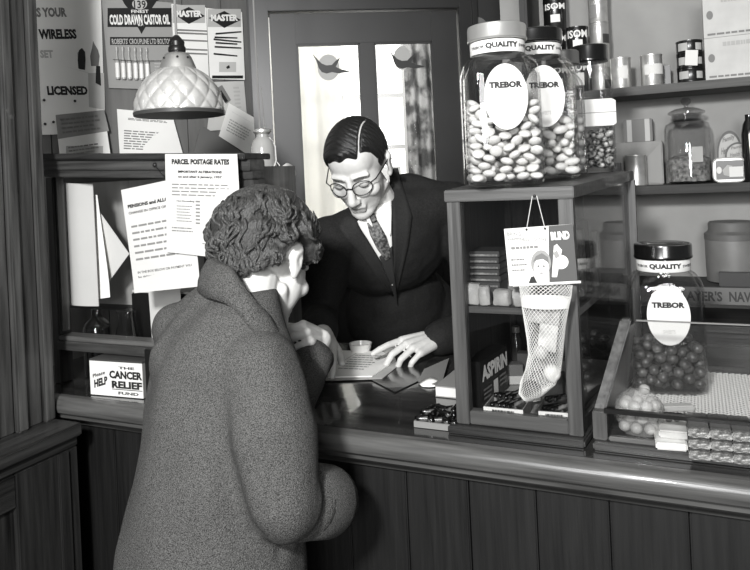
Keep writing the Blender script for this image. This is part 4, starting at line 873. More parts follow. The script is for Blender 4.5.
# lattice mat at the back of the tray
lat = MB(); x0, x1, y0, y1 = uT + .03, .40, 1.46, 1.755
nd = 30
for s_ in (1, -1):
    k = -30
    while k < 60:
        q0 = x0 + k * .0125; ya, yb = y0, y1; xa, xb = (q0, q0 + (y1 - y0)) if s_ == 1 else (q0 + (y1 - y0), q0)
        # clip in x
        pts = []
        for X, Y in ((xa, ya), (xb, yb)): pts.append([X, Y])
        def clip(p, q):
            if p[0] < x0: t = (x0 - p[0]) / (q[0] - p[0]); p = [x0, p[1] + (q[1] - p[1]) * t]
            elif p[0] > x1: t = (x1 - p[0]) / (q[0] - p[0]); p = [x1, p[1] + (q[1] - p[1]) * t]
            return p
        k += 1
        if max(xa, xb) <= x0 or min(xa, xb) >= x1: continue
        P0, P1 = clip(pts[0], pts[1]), clip(pts[1], pts[0])
        lat.tube([T(P0[0], P0[1], zt + .0021 + .0004 * s_), T(P1[0], P1[1], zt + .0021 + .0004 * s_)], .0015, 4)
o = obj('lattice_mat', lat, mat('lattice_white', 205, .7)); o.location = W(0, 1.45, .951); o.rotation_euler = (0, 0, RZ); tag(o, 'white open lattice mat on the counter tray floor', 'mat')
# jar standing in the tray
jr = D(669, 388, 1.50); jr.z = zt + .0045
r, sh = sweet_jar('glass sweet jar with black cap standing in counter tray', jr, -.30, .0745, .066, .308, BAKELITE, neck=.70)
me = sweet_mesh('dark_sweet', (.0115, .0115, .010), SW_D)
pile(me, SW_D, .090, .069, .0605, .008, .0125, .0110, XF[r.name], 'dark round sweet in the jar standing in counter tray', 'dark sweets in the tray jar', 'dark_sweet', seed=12)
# goods in the front of the tray
def TR(px, py, z): return AZ(px, py, z)
def film_mat():
    m = mat('cellophane', 190, .22, bump=.8, bscale=60); m.node_tree.nodes['Principled BSDF'].inputs['Alpha'].default_value = .28; return m
bag = thing('nut_bag', 'clear bag of round pale sweets lying in counter tray corner', 'bag', W(-.112, 1.338, zt), RZ)
rnd = random.Random(21); b = MB()
bb = MB(); rs = []
for t in np.linspace(0, 1, 9):
    sw = math.sin(math.pi * min(1, .12 + t * .86)) ** .5; rs.append((.038 * sw + .004, .030 * sw + .003, .078 * t, 3))
bb.slathe(rs, 24)
for q in bb.v: q += Vector((rnd.uniform(-.003, .003), rnd.uniform(-.003, .003), 0))
obj('film', bb, film_mat(), bag, True)
me = MB().ell((0, 0, 0), (.0105, .0105, .0095), n=10, m=8).data('nut', 'all'); me.materials.append(mat('nut_pale', 172, .35, 20, 40))
for k in range(22):
    a_ = rnd.uniform(0, 6.28); lay = k // 7; rr = .021 + .006 * rnd.random(); o = bpy.data.objects.new('round_toffee', me); S.collection.objects.link(o)
    p = W(-.112, 1.338, zt) + U * (rr * 1.1 * math.cos(k * .9 + lay * .4)) + V * (rr * .8 * math.sin(k * .9 + lay * .4)) + ZZ * (.012 + lay * .020)
    o.location = p; tag(o, 'pale round toffee in the clear bag in counter tray', 'toffee', 'toffees in the clear bag')
def flat_pack(px, py, w, d, h, rot, z, name, label, cat, m, group=None, tipx=0):
    p = AZ(px, py, z); o = obj(name, MB().b2((-w / 2, 0, 0), (w / 2, d, h)), m, bevel=min(.0025, h * .3)); o.location = Vector((p.x, p.y, z)); o.rotation_euler = (tipx, 0, RZ + rot); XF[o.name] = Matrix.Translation(o.location) @ Matrix.Rotation(RZ + rot, 4, 'Z') @ Matrix.Rotation(tipx, 4, 'X'); return tag(o, label, cat, group)
wp = mat('white_pack', 205, .45, 14, 40)
flat_pack(672, 451, .050, .085, .012, .10, zt + .0003, 'white_packet', 'white flat packet at the bottom of pair in counter tray', 'packet', wp)
o = flat_pack(674, 439, .048, .085, .013, .04, zt + .0128, 'white_packet', 'white flat packet with grey blots, upper of the pair', 'packet', wp)
M = XF[o.name]; fr = Fr(M @ Vector((-.024, .08, .0131)), M @ Vector((.024, .08, .0131)), M @ Vector((-.024, .005, .0131))); poly(fr, oval(.35, .35, .12, .16), INK_G, o); poly(fr, oval(.62, .3, .10, .14), INK_G, o)
flat_pack(679, 412, .062, .022, .011, .38, zt + .0045, 'pale_carton', 'long pale carton lying askew on the lattice mat', 'carton', mat('carton_cream', 185, .5))
choc = mat('choc_wrap', 62, .35, 12, 40); foil = mat('foil_end', 120, .45, 45, 120, 1.0, 150, metal=.4)
for ci, (px, py) in enumerate(((700.5, 461.5), (723, 463.5), (745, 466))):
    for k in range(3):
        base = AZ(px, py, zt); root = thing('chocolate_bar', ('chocolate bar in stack beside the white packets', 'chocolate bar in the middle stack of the tray', 'chocolate bar in stack furthest from white packets')[ci] + (', lowest of three', ', middle of three', ', topmost of three')[k], 'chocolate bar', Vector((base.x, base.y, zt + .0004 + k * .0165)) + V * (.004 * k), RZ + .05, 'stacked chocolate bars in the counter tray')
        wd = .034
        obj('wrapper', MB().b2((-wd / 2, .010, 0), (wd / 2, .085, .0155)), choc, root, bevel=.002)
        b = MB().b2((-wd / 2 + .0005, 0, .001), (wd / 2 - .0005, .0098, .0148)); obj('foil_end', b, foil, root, bevel=.002)

# ================================================================== things on the counter beside the case
tr = thing('toffee_tray', 'shallow tray of dark wrapped toffees beside the display case', 'tray', AZ(414, 427, .951), RZ)
Lt = (AZ(456, 433, .951) - AZ(414, 427, .951)).length
b = MB().b2((0, 0, 0), (Lt, .10, .003)); b.b2((0, 0, .003), (.003, .10, .012)); b.b2((Lt - .003, 0, .003), (Lt, .10, .012)); b.b2((.003, .097, .003), (Lt - .003, .10, .012)); b.b2((.003, 0, .003), (Lt - .003, .003, .012)); obj('tray_body', b, mat('tray_pale', 125, .5), tr)
M = XF[tr.name]; rnd = random.Random(31)
me = MB().cap((-.011, 0, 0), (.011, 0, 0), .0075, .0075, n=8).data('toffee', 'all'); me.materials.append(mat('toffee_wrap', 48, .2, 40, 50, contrast=(.5, .62)))
for k in range(15):
    row, col = divmod(k, 5); o = bpy.data.objects.new('wrapped_toffee', me); S.collection.objects.link(o)
    o.matrix_world = M @ Matrix.Translation((.014 + col * (Lt - .028) / 4, .018 + row * .031, .012 + rnd.random() * .006)) @ Matrix.Rotation(rnd.uniform(0, 3), 4, 'Z'); tag(o, 'dark shiny wrapped toffee in the shallow tray by the case', 'toffee', 'wrapped toffees in the shallow tray')
bk = thing('account_book', 'pale thick book lying on the counter beside the case', 'book', AZ(436, 396.5, .951), RZ - .02)
obj('page_block', MB().b2((0, 0, .002), (.068, .15, .022)), mat('pages', 205, .8, 10, 100, stretch=(1, 1, 30)), bk); obj('cover', MB().b2((-.001, -.001, .0222), (.069, .151, .0245)), mat('book_cover', 135, .6), bk); obj('cover', MB().b2((-.001, -.001, 0), (.069, .151, .0018)), mat('book_cover', 135, .6), bk)
o, fr = sheet('open_booklet', 'grey booklet with turned-up pages beside the thick book', 'booklet', AZ(424, 369, .965), AZ(449, 358, .965), AZ(441, 386, .958), AZ(418, 381, .956), mat('booklet_grey', 120, .7))
rows = []
for k in range(7):
    t = k / 6; rows.append([AZ(419 + 22 * t + 3 * s_, 381 + (3 - 5 * math.sin(math.pi * t)) - 2 * t + s_ * 9 * (.3 + .7 * math.sin(math.pi * t)), .952 + .013 * math.sin(math.pi * t) * (1 - s_)) for s_ in (0, .33, .66, 1)])
tag(obj('turned_page', MB().grid(rows, (0, 0, .0012)), PAPER, smooth='all', world=True, origin=rows[0][0]), 'white curled page by the grey booklet on the counter', 'page')
# papers between the two people
o, fr = sheet('blotter', 'dark glossy blotting pad under the papers on counter', 'blotter', AZ(318, 352, .9525), AZ(416, 349, .9525), AZ(420, 380, .9525), AZ(395, 392, .9525), mat('blotter_dark', 40, .2, coat=.4))
P = [AZ(x, y, .9535) for x, y in ((313, 352), (392, 355), (398, 366), (382, 379), (322, 381), (312, 377))]
tag(obj('pension_form', MB().prism(P, (0, 0, .0008)), PAPER_G, world=True, origin=P[0]), 'grey form lying under the open pension book', 'form')
P = [AZ(x, y, .9555) for x, y in ((330, 351), (392, 353), (396, 361), (372, 377), (328, 378))]
pb = obj('pension_book', MB().prism(P, (0, 0, .003)), PAPER, world=True, origin=P[0]); tag(pb, 'open white pension book under the postmaster\'s pointing finger', 'booklet')
fr = Fr(AZ(333, 352, .9587), AZ(390, 354, .9587), AZ(330, 377, .9587)); lines(fr, .45, .1, .95, .75, 7, INK_G, pb, seed=3, fill=.3); poly(fr, [(.42, .02), (.435, .02), (.30, 1), (.28, 1)], INK_L, pb)
cp = thing('white_dish', 'small white stamp-sponge dish behind the pension book', 'dish', AZ(359, 354, .951) + V * .012)
cp.location.z = .951
obj('dish_body', MB().lathe([(.024, 0), (.027, .002), (.033, .028), (.030, .028), (.025, .006), (.002, .005)], 24), mat('china_white', 225, .2, coat=.3), cp, True)

# ================================================================== goods on the wall shelves
def on_shelf(px, py, v): return AV(px, py, v).dot(U)
def tin(px, v, z, rpx, hpx, label, m, lab=None, labm=None, group=None, name='tin', words=None, ring=True):
    p = AV(px, 100, v); d = p.y; r = rpx * d / 700; h = hpx * d / 700
    t = thing(name, label, 'tin', Vector((p.x, p.y, z)), -.25, group)
    obj('tin_body', MB().lathe([(r * .97, 0), (r, .0015), (r, .004), (r * .975, .006), (r * .975, h - .006), (r, h - .004), (r, h - .0005), (r * .96, h), (r * .94, h - .002), (.002, h - .002)], 28), m, t, True)
    M = XF[t.name]
    def wrap(a0, a1, z0, z1, mm, nm='tin_label', lift=.0006):
        n = 14; b = MB(); b.grid([[M @ Vector(((r + lift) * math.cos(a0 + (a1 - a0) * i / n), (r + lift) * math.sin(a0 + (a1 - a0) * i / n), zz)) for i in range(n + 1)] for zz in (z1, z0)]); return obj(nm, b, mm, t, world=True, recalc=False)
    for q in lab or (): wrap(-math.pi / 2 + q[0], -math.pi / 2 + q[1], h * q[2], h * q[3], q[4])
    for q in words or ():
        def bend(x, y, lift): a = -math.pi / 2 + x; return M @ Vector(((r + .0012) * math.cos(a), (r + .0012) * math.sin(a), h * (1 - y)))
        text(None, q[0], q[1], q[2], q[3], q[4], WHITE_INK, t, .03, bend=bend)
    return t, h
BT = mat('black_tin', 20, .3, coat=.3)
vt = 2.38
# black tins: two lettered stacks left of the bright column
zz_ = z1 + .0005; px = 560
hb = 31.5
for k in range(4):
    t, h = tin(559, vt + .02, zz_, 11.5, hb, 'black lettered tin by the upright board' + (', lowest of its stack', ', second in its stack', ', third in its stack', ', topmost of its stack', ', topmost of its stack')[k], BT, [(-.4, .4, .28, .52, WHITE_INK)] if k != 3 else None, None, 'black lettered tins on the upper shelf', words=[('ISOM', -.9, .12, .9, .32)])
    zz_ += h + .0006
zz_ = z1 + .0005
for k in range(2):
    t, h = tin(580, vt - .03, zz_, 11.2, hb + 1, 'black lettered tin beside the bright column' + (', lower of two', ', upper of two')[k], BT, [(-.42, .42, .2, .58, WHITE_INK)], None, 'black lettered tins on the upper shelf', words=[('ISOM', -.9, .12, .9, .36)]); zz_ += h + .0006
zz_ = z1 + .0005
for k in range(5):
    t, h = tin(602, vt, zz_, 9.5, 22.5, 'bright tin in the column on upper shelf' + (', lowest of its stack', ', second in its stack', ', third in its stack', ', fourth in its stack', ', topmost of its stack')[k], TIN, [(-.9, -.2, .2, .8, mat('tin_grey_label', 130, .4))] if k % 2 else [(.3, 1.4, .1, .5, mat('tin_dark_label', 60, .4))], None, 'column of bright tins'); zz_ += h + .0005
tin(622, vt - .04, z1 + .0005, 10, 30.5, 'plain bright tin beside the tall column of tins', TIN, [(-.3, .6, .3, .72, CARD_W)])
tin(653, vt - .04, z1 + .0005, 10.5, 31, 'bright tin with white label standing alone on upper shelf', TIN, [(-.8, 1.3, .35, .68, CARD_W)])
vbox(666, 80, vt + .02, z1 + .0005, .028, .03, .068, 'dark_packet', 'small dark packet behind the lone bright tin', 'packet', BLACK)
zz_ = z1 + .0005
for k in range(3):
    t, h = tin(691.5, vt - .03, zz_, 12.3, 13.8, 'flat black tin beside the pale boxes' + (', lowest of three', ', middle of three', ', topmost of three')[k], BT, [(-1.1, -.3, .25, .8, PAPER_G), (.3, .9, .25, .75, PAPER_G)], None, 'flat black tins on the upper shelf', 'flat_tin'); zz_ += h + .0005
p = AV(691.5, 58, vt - .03 - .052); fr = Fr(p + U * -.019 + ZZ * .026 , p + U * .019 + ZZ * .026, p + U * -.019 - ZZ * .022)
fr.ex = (fr.ex + ZZ * -.05).normalized(); o = obj('price_label', MB().prism([fr.p(*t_) for t_ in ((.1, 0), (1, .05), (.9, 1), (0, .95))], -fr.n * .001), CARD_W, world=True, origin=p); tag(o, 'blank white price ticket stuck on the flat black tins', 'ticket')
zz_ = z1 + .0005
uA_, uB_ = on_shelf(705, 60, vt - .06), on_shelf(768, 60, vt - .06)
for k in range(2):
    hh = (39 if k else 37.5) * 2.33 / 700
    t = thing('pale_box', ('pale cardboard box with round emblem, lower of the pair', 'pale cardboard box with round emblem, upper of the pair')[k], 'box', W(uA_, vt - .06, zz_), RZ, 'pale boxes on the upper shelf')
    obj('box_body', MB().b2((0, .001, 0), (uB_ - uA_, .12, hh)), mat('box_cream', 192, .75, 6, 20), t, bevel=.001); M = XF[t.name]
    fr = Fr(M @ Vector((0, 0.0005, hh)), M @ Vector((uB_ - uA_, 0.0005, hh)), M @ Vector((0, 0.0005, 0)))
    poly(fr, oval(.11, .48, .055, .10), INK_G, t, 'emblem'); lines(fr, .06, .90, .98, .99, 1, INK_G, t, seed=k, fill=.5, ragged=.02); lines(fr, .3, .12, .85, .24, 1, mat('print_faint2', 170, .7), t, seed=k + 3, fill=.8); zz_ += hh + .0008
# --- middle shelf
zm = z2 + .0005
pc = thing('wrapped_parcel', 'grey paper-wrapped parcel under the small taped box', 'parcel', W(on_shelf(614, 180, 2.40), 2.40, zm), RZ)
wP = on_shelf(664, 180, 2.40) - on_shelf(614, 180, 2.40); hP = 40.5 * 2.4 / 700
obj('wrapping', MB().b2((0, 0, 0), (wP, .085, hP)), mat('kraft', 132, .75, 10, 20), pc, bevel=.003); obj('fold_flap', MB().prism([(wP * .55, -.0012, .01), (wP * .97, -.0012, .004), (wP * .97, -.0012, hP - .006), (wP * .62, -.0012, hP * .55)], (0, .001, 0)), mat('kraft_light', 142, .75), pc)
sb = thing('taped_box', 'small grey box with two pale tapes on the wrapped parcel', 'box', W(on_shelf(624, 141, 2.41), 2.41, zm + hP + .0005), RZ); wB = on_shelf(653, 130, 2.41) - on_shelf(624, 130, 2.41); hB = 21.5 * 2.4 / 700
obj('box_body', MB().b2((0, 0, 0), (wB, .06, hB)), mat('taped_grey', 112, .7), sb, bevel=.002)
for x in (.12, .74): obj('tape', MB().b2((wB * x, -.001, .001), (wB * (x + .17), 0, hB - .001)), mat('tape_pale', 165, .5), sb)
tin(632.5, 2.36, zm, 10.5, 30.5, 'bright tin standing in front of the wrapped parcel', TIN); vbox(617, 183, 2.36, zm, .026, .03, .075, 'dark_bottle_box', 'narrow dark packet beside the tin before the parcel', 'packet', mat('dark_packet', 50, .4, 20, 80))
# stoppered jar
p = AV(689.5, 183, 2.40); J = thing('stoppered_jar', 'tall round glass jar with knobbed lid and loose contents', 'jar', Vector((p.x, p.y, zm)))
s_ = p.y / 700; R = 21.5 * s_; H = 69 * s_
outp = [(R * .9, 0), (R, .004), (R, H * .78), (R * .93, H * .86), (R * .68, H * .91), (R * .66, H * .99), (R * .74, H)]
obj('glass_body', MB().lathe(outp + [(r_ - .003, max(z_, .006)) for r_, z_ in outp[::-1]], 40), JARGLASS, J, True)
obj('lid', MB().lathe([(R * .6, H - .02), (R * .62, H), (R * .80, H + .002), (R * .80, H + .008), (R * .5, H + .018), (.006, H + .022), (.006, H + .028), (.015, H + .036), (.016, H + .044), (.009, H + .052), (.001, H + .053)], 36), glass('lid_glass', .8, 1.6), J, True)
gr = MB().lathe([(R * .93, .008), (R * .94, .03), (R * .94, 24 * s_), (R * .6, 28 * s_), (.002, 29 * s_)], 36)
for q in gr.v: q += Vector((random.uniform(-.001, .001), random.uniform(-.001, .001), random.uniform(-.0015, .0015)))
o = obj('loose_grain', gr, mat('grain', 120, .8, 50, 90, 1.0, 110), J, True); o['kind'] = 'stuff'
o = obj('paper_label', MB().b2((-.020, -R - .0015, 21 * s_), (.014, -R - .0008, 36 * s_)), PAPER_G, J)
# oval lettered packs, flat tin, dark bottle at the right
for k, (px0, px1, yb, yt, v_, lab) in enumerate(((717, 742, 164, 130.5, 2.43, 'pale arch-topped lettered card behind its twin on shelf'), (725, 752, 163, 142, 2.40, 'pale arch-topped lettered card in front of its twin'))):
    P = [(px0, yb), (px1, yb)] + [((px0 + px1) / 2 + (px1 - px0) / 2 * math.cos(a), yb - (yb - yt) * (.35 + .65 * math.sin(a))) for a in np.linspace(0, math.pi, 14)]
    Pw = [AV(x, y, v_) for x, y in P]; base = Vector((Pw[0].x, Pw[0].y, zm))
    t = thing('arched_card', lab, 'card', base, 0, 'arch-topped cards on the middle shelf')
    obj('card_face', MB().prism(Pw, V * .004), mat('arch_dark', 90, .6), t, world=True)
    cx, cy = (px0 + px1) / 2, yb - (yb - yt) * .35
    Q = [AV(cx + (x - cx) * .86, cy + (y - cy) * .86, v_ - .0008) for x, y in P]; obj('printed_panel', MB().prism(Q, V * .0006), mat('arch_pale', 175, .6), t, world=True)
    frq = Fr(AV(px0, yt, v_ - .0014), AV(px1, yt, v_ - .0014), AV(px0, yb, v_ - .0014)); text(frq, 'Family', .24, .22, .72, .40, INK_G, t, .03, skew=.12); text(frq, 'Health Salts', .20, .52, .86, .72, INK_G, t, .02, skew=.12)
    b = MB().hexa([AV(px0 + 2, yb - 1, v_), AV(px1 - 2, yb - 1, v_), AV(px1 - 2, yb - 1, v_) + V * .012, AV(px0 + 2, yb - 1, v_) + V * .012] ) if 0 else MB()
    lo_, hi_ = AV(px0 + 3, yb, v_), AV(px1 - 3, yb, v_)
    b.hexa([Vector((lo_.x, lo_.y, zm)), Vector((hi_.x, hi_.y, zm)), Vector((hi_.x, hi_.y, zm)) + V * .02, Vector((lo_.x, lo_.y, zm)) + V * .02, lo_, hi_, hi_ + V * .02, lo_ + V * .02]); obj('card_foot', b, mat('arch_foot', 55, .6), t, world=True)
ft = thing('flat_oval_tin', 'flat rounded bright-rimmed tin standing on edge on shelf', 'tin', W(on_shelf(713, 184, 2.35), 2.35, zm), RZ); wT = on_shelf(747, 184, 2.35) - on_shelf(713, 184, 2.35); hT = 23 * 2.3 / 700
def rr_poly(w, h, r, y, n=6):
    P = []
    for cx, cz, a0 in ((w - r, r, -math.pi / 2), (w - r, h - r, 0), (r, h - r, math.pi / 2), (r, r, math.pi)):
        for i in range(n + 1): a = a0 + math.pi / 2 * i / n; P.append((cx + r * math.cos(a), y, cz + r * math.sin(a)))
    return P
obj('tin_body', MB().prism(rr_poly(wT, hT, .02, 0), (0, .035, 0)), TIN, ft, True)
rim = MB().tube(rr_poly(wT - .003, hT - .003, .02, 0)[:] + rr_poly(wT - .003, hT - .003, .02, 0)[:1], .0022, 6); 
for q in rim.v: q += Vector((.0015, -.001, .0015))
obj('rim', rim, mat('rim_white', 165, .3), ft, True)
fr = Fr(XF[ft.name] @ Vector((0, -.0015, hT)), XF[ft.name] @ Vector((wT, -.0015, hT)), XF[ft.name] @ Vector((0, -.0015, 0)))
rect(fr, .1, .12, .92, .88, mat('tin_print', 95, .4), ft); poly(fr, oval(.2, .5, .08, .14), CARD_W, ft, lift=.0008); rect(fr, .5, .38, .9, .78, CARD_W, ft, lift=.0008); poly(fr, [(.3, .5), (.45, .3), (.6, .35), (.5, .75), (.34, .7)], PAPER_G, ft, lift=.0006)
q = W(on_shelf(752, 184, 2.36), 2.36, zm); o = thing('dark_bottle', 'dark bottle at the end beyond the flat tin', 'bottle', q); obj('bottle_body', MB().lathe([(.02, 0), (.023, .003), (.023, .14), (.018, .17), (.011, .185), (.011, .2)], 20), mat('bottle_black', 22, .15), o, True)
# --- lower shelf
p = AV(734, 281, 2.412); sj = thing('stoneware_jar', 'squat grey stoneware jar with lid on the lower shelf', 'jar', Vector((p.x, p.y, z3 + .0005)))
s_ = p.y / 700; R = 25 * s_; H = 60 * s_
obj('jar_body', MB().lathe([(R * .9, 0), (R * .98, .004), (R, H * .3), (R, H * .72), (R * .97, H * .78), (R * .85, H * .82)], 36), mat('stoneware', 112, .5, 6, 20), sj, True)
obj('lid', MB().lathe([(R * .98, H * .70), (R * 1.02, H * .71), (R * 1.02, H * .80), (R * .9, H * .84), (R * .86, H * .86), (R * .86, H * .97), (R * .8, H), (.002, H)], 36), mat('stoneware_lid', 96, .5, 6, 20), sj, True)
vbox(738, 280, 2.302, z3 + .0005, .10, .022, .042, 'low_dark_box', 'low dark box before the stoneware jar', 'box', mat('low_dark', 44, .5))
# ================================================================== people
SKIN = mat('skin', 196, .55, 8, 30, .12, 220); 
def xf_mb(me, M):
    b = mesh_mb(me); b.v = [M @ q for q in b.v]; return b
def head_mesh(voxel=.0026, fem=False):
    b = MB(); k = .97 if fem else 1.0; jw = .9 if fem else 1.0
    b.ell((0, .014, .036), (.0765, .097, .090), n=28, m=18)
    b.ell((0, -.036, -.022), (.066, .056, .088), n=24, m=16)
    b.ell((0, -.030, .045), (.064, .060, .055), n=24, m=16)
    b.ell((0, -.034, -.070), (.054 * jw, .050, .040), n=20, m=12)
    b.cap((-.050 * jw, .0, -.062), (-.016, -.070, -.098), .017, .014); b.cap((.050 * jw, .0, -.062), (.016, -.070, -.098), .017, .014)
    b.ell((0, -.074, -.100), (.024, .019, .017))
    for s in (-1, 1):
        b.ell((s * .043, -.062, -.030), (.024, .024, .020)); b.cap((s * .012, -.0885, .021), (s * .046, -.074, .020), .0085, .0075)
        b.ell((s * .0115, -.1025, -.044), (.008, .011, .0075))
        # ear
        b.ell((s * .079, .017, -.008), (.008, .019, .031), Matrix.Rotation(s * .35, 3, 'Z')); b.ell((s * .080, .022, .012), (.009, .016, .017), Matrix.Rotation(s * .45, 3, 'Z')); b.ell((s * .076, .010, -.034), (.007, .010, .010))
    b.cap((0, -.088, .012), (0, -.113, -.038), .0085, .0118); b.ell((0, -.112, -.042), (.0115, .0115, .0095))
    b.cap((-.019, -.0885, -.0685), (.019, -.0885, -.0685), .0065, .0065); b.ell((0, -.093, -.067), (.013, .008, .0055)); b.cap((-.015, -.0875, -.0795), (.015, -.0875, -.0795), .0068, .0068)
    b.ell((0, -.083, -.060), (.024, .014, .016))
    me = fuse(b, voxel, 5)
    a = arr(me)
    for s in (-1, 1):   # eye sockets, mouth line, ear hollow
        d = np.linalg.norm((a - np.array((s * .033, -.092, -.001))) / np.array((1.25, 1.6, .8)), axis=1); a[:, 1] += .0105 * np.exp(-(d / .0135) ** 2)
        d = np.linalg.norm((a - np.array((s * .088, .012, -.006))) / np.array((.6, .75, 1.3)), axis=1); a[:, 0] -= s * .006 * np.exp(-(d / .011) ** 2)
        d = np.linalg.norm((a - np.array((s * .026, -.086, -.072))) / np.array((.6, 1, 1)), axis=1); a[:, 1] += .004 * np.exp(-(d / .009) ** 2)
        d = np.linalg.norm((a - np.array((s * .045, -.070, -.062))), axis=1); a[:, 1] += .003 * np.exp(-(d / .018) ** 2)
    ml = np.exp(-((a[:, 2] + .0738) / .0022) ** 2) * np.exp(-(a[:, 0] / .021) ** 4) * (a[:, 1] < -.075); a[:, 1] += .0045 * ml
    setv(me, a)
    b = mesh_mb(me)
    for s in (-1, 1): b.ell((s * .0325, -.0775, -.003), (.0145, .0105, .0108), n=16, m=10)
    return fuse(b, voxel * .9, 1)
def frame_from(fwd, back):
    f = Vector(fwd).normalized(); n = Vector(back); n = (n - f * n.dot(f)).normalized(); return f, n
def hand(mb, wrist, fwd, back, side_sign, curls, thumb=(.55, .75, -.25), tcurl=(.25, .3), spread=.07, size=1.0):
    f, n = frame_from(fwd, back); sd = f.cross(n) * side_sign; wr = Vector(wrist); z = size
    ks = []
    for i in range(4):
        kn_ = wr + f * ((.086, .089, .084, .076)[i] * z) + sd * ((.0315 - .0208 * i) * z) + n * ((.002, .005, .004, .0)[i] * z)
        mb.cap(wr + sd * ((.015 - .010 * i) * z), kn_, .0165 * z, .0112 * z, n=10); ks.append(kn_)
    mb.ell(wr + f * .045 * z, (1, 1, 1), Matrix((f * .045 * z, sd * .034 * z, n * .014 * z)).transposed())
    lens = ((.043, .026, .020), (.047, .030, .021), (.044, .028, .021), (.034, .021, .018))
    tips = []
    for i in range(4):
        sp = (1.4 - i) * spread; d = (f * math.cos(sp) + sd * math.sin(sp)).normalized(); p = ks[i]; ang = 0; r = (.0092, .0094, .009, .0079)[i] * z
        for q in range(3):
            ang += curls[i][q]; dd = d * math.cos(ang) - n * math.sin(ang); e = p + dd * lens[i][q] * z
            mb.cap(p, e, r * (1.0, .93, .87)[q], r * (.95, .88, .74)[q], n=10); p = e
        tips.append(p)
    p = wr + f * .022 * z + sd * .024 * z - n * .004 * z; d = (f * thumb[0] + sd * thumb[1] + n * thumb[2]).normalized(); ax = d.cross(f).normalized()
    mb.cap(wr + f * .01 * z + sd * .012 * z, p, .015 * z, .0145 * z, n=10)
    for q, (L, r) in enumerate(((.040, .0135), (.031, .0110), (.025, .0096))):
        if q: d = Matrix.Rotation(tcurl[q - 1], 3, ax) @ d
        e = p + d * L * z; mb.cap(p, e, r * z, r * .88 * z, n=10); p = e
    return ks, tips
def bvh(me): return BVHTree.FromPolygons([v.co.copy() for v in me.vertices], [tuple(p.vertices) for p in me.polygons])
def cast(t, px, py, fallback):
    r = ray(px, py).normalized(); h = t.ray_cast(CAM, r)
    return h[0] if h[0] is not None else CAM + ray(px, py) * fallback
def drape(t, left, right, m, lift, thick, fallback, sub=4):
    """strip of cloth laid on a body between two outlines"""
    rows = []; L = []; Rr = []
    for k in range(len(left) - 1):
        for q in range(sub): u_ = q / sub; L.append([left[k][i] + (left[k + 1][i] - left[k][i]) * u_ for i in (0, 1)]); Rr.append([right[k][i] + (right[k + 1][i] - right[k][i]) * u_ for i in (0, 1)])
    L.append(left[-1]); Rr.append(right[-1])
    for a, c in zip(L, Rr):
        r = []
        for i in range(m + 1):
            u_ = i / m; p = cast(t, a[0] + (c[0] - a[0]) * u_, a[1] + (c[1] - a[1]) * u_, fallback); r.append(p)
        rows.append(r)
    for _ in range(3):   # ease the cloth over bumps
        rows = [[(rows[max(k - 1, 0)][i] + rows[min(k + 1, len(rows) - 1)][i] + rows[k][max(i - 1, 0)] + rows[k][min(i + 1, m)] + rows[k][i] * 2) / 6 if 0 < k < len(rows) - 1 and 0 < i < m else rows[k][i] for i in range(m + 1)] for k in range(len(rows))]
    rows = [[p + (CAM - p).normalized() * lift for p in r] for r in rows]
    return MB().grid(rows, (rows[len(rows) // 2][m // 2] - CAM).normalized() * thick)
def place_local(name, me, m, parent, M, smooth=True):
    o = bpy.data.objects.new(name, me); S.collection.objects.link(o); o.parent = parent; me.materials.clear(); me.materials.append(m)
    o.matrix_basis = XF[parent.name].inverted() @ M; XF[o.name] = M.copy(); return o
def ripple(me, amp, sc, stretch=(1, 1, 1), keep=None):
    a = arr(me); n = norms(me); out = a.copy()
    for i in range(len(a)):
        q = Vector((a[i][0] * stretch[0], a[i][1] * stretch[1], a[i][2] * stretch[2]))
        out[i] += n[i] * amp * noise.fractal(q * sc, 1.0, 2.0, 3)
    setv(me, out)
def hair_shell(hm, zb_y, zb_z, thick, extra, zx=None):
    a = arr(hm); n = norms(hm); zb = np.interp(a[:, 1], zb_y, zb_z); h = a[:, 2] - zb
    if zx is not None: h = h - zx(a)
    ear = np.exp(-(((a[:, 1] - .018) / .022) ** 4 + ((a[:, 2] + .005) / .034) ** 4)) * (np.abs(a[:, 0]) > .066); h = h - ear * .08
    keep = h > -.004
    off = np.clip(h / .016, -.15, 1) * thick
    off = extra(a, n, h, off)
    v2 = a + n * off[:, None]
    idx = -np.ones(len(a), int); idx[keep] = np.arange(keep.sum())
    F_ = [tuple(idx[list(p.vertices)]) for p in hm.polygons if keep[list(p.vertices)].all()]
    me = bpy.data.meshes.new('hair'); me.from_pydata(v2[keep].tolist(), [], [tuple(int(i) for i in f) for f in F_]); me.update()
    for p in me.polygons: p.use_smooth = True
    return me

# ------------------------------------------------------------------ the man behind the counter
man = thing('person', 'man in dark suit, tie and round spectacles leaning over the counter', 'person', Vector((.08, 2.2, 0)))
HM = head_mesh()
Rm = (Matrix.Rotation(math.radians(-17), 3, 'Z') @ Matrix.Rotation(math.radians(33), 3, 'X') @ Matrix.Rotation(math.radians(-3), 3, 'Y'))
sc_m = 1.01; O = D(350, 187, 1.80) - Rm @ Vector((0, -.095, 0)) * sc_m
MM = Matrix.Translation(O) @ Rm.to_4x4() @ Matrix.Scale(sc_m, 4)
neckB = D(386, 212, 1.97); RS = D(330, 243, 1.93); LS = D(452, 207, 2.04)
C1 = D(392, 265, 2.07); C2 = D(400, 342, 2.30); PEL = Vector((.09, 2.27, .93))
elR = D(316, 316, 2.0); wrR = D(322, 334, 1.80); elL = D(500, 324, 2.05); wrL = D(433, 339, 1.90)
body = xf_mb(HM, MM)
body.cap(MM @ Vector((0, .022, -.07)), neckB, .054, .046, n=18)
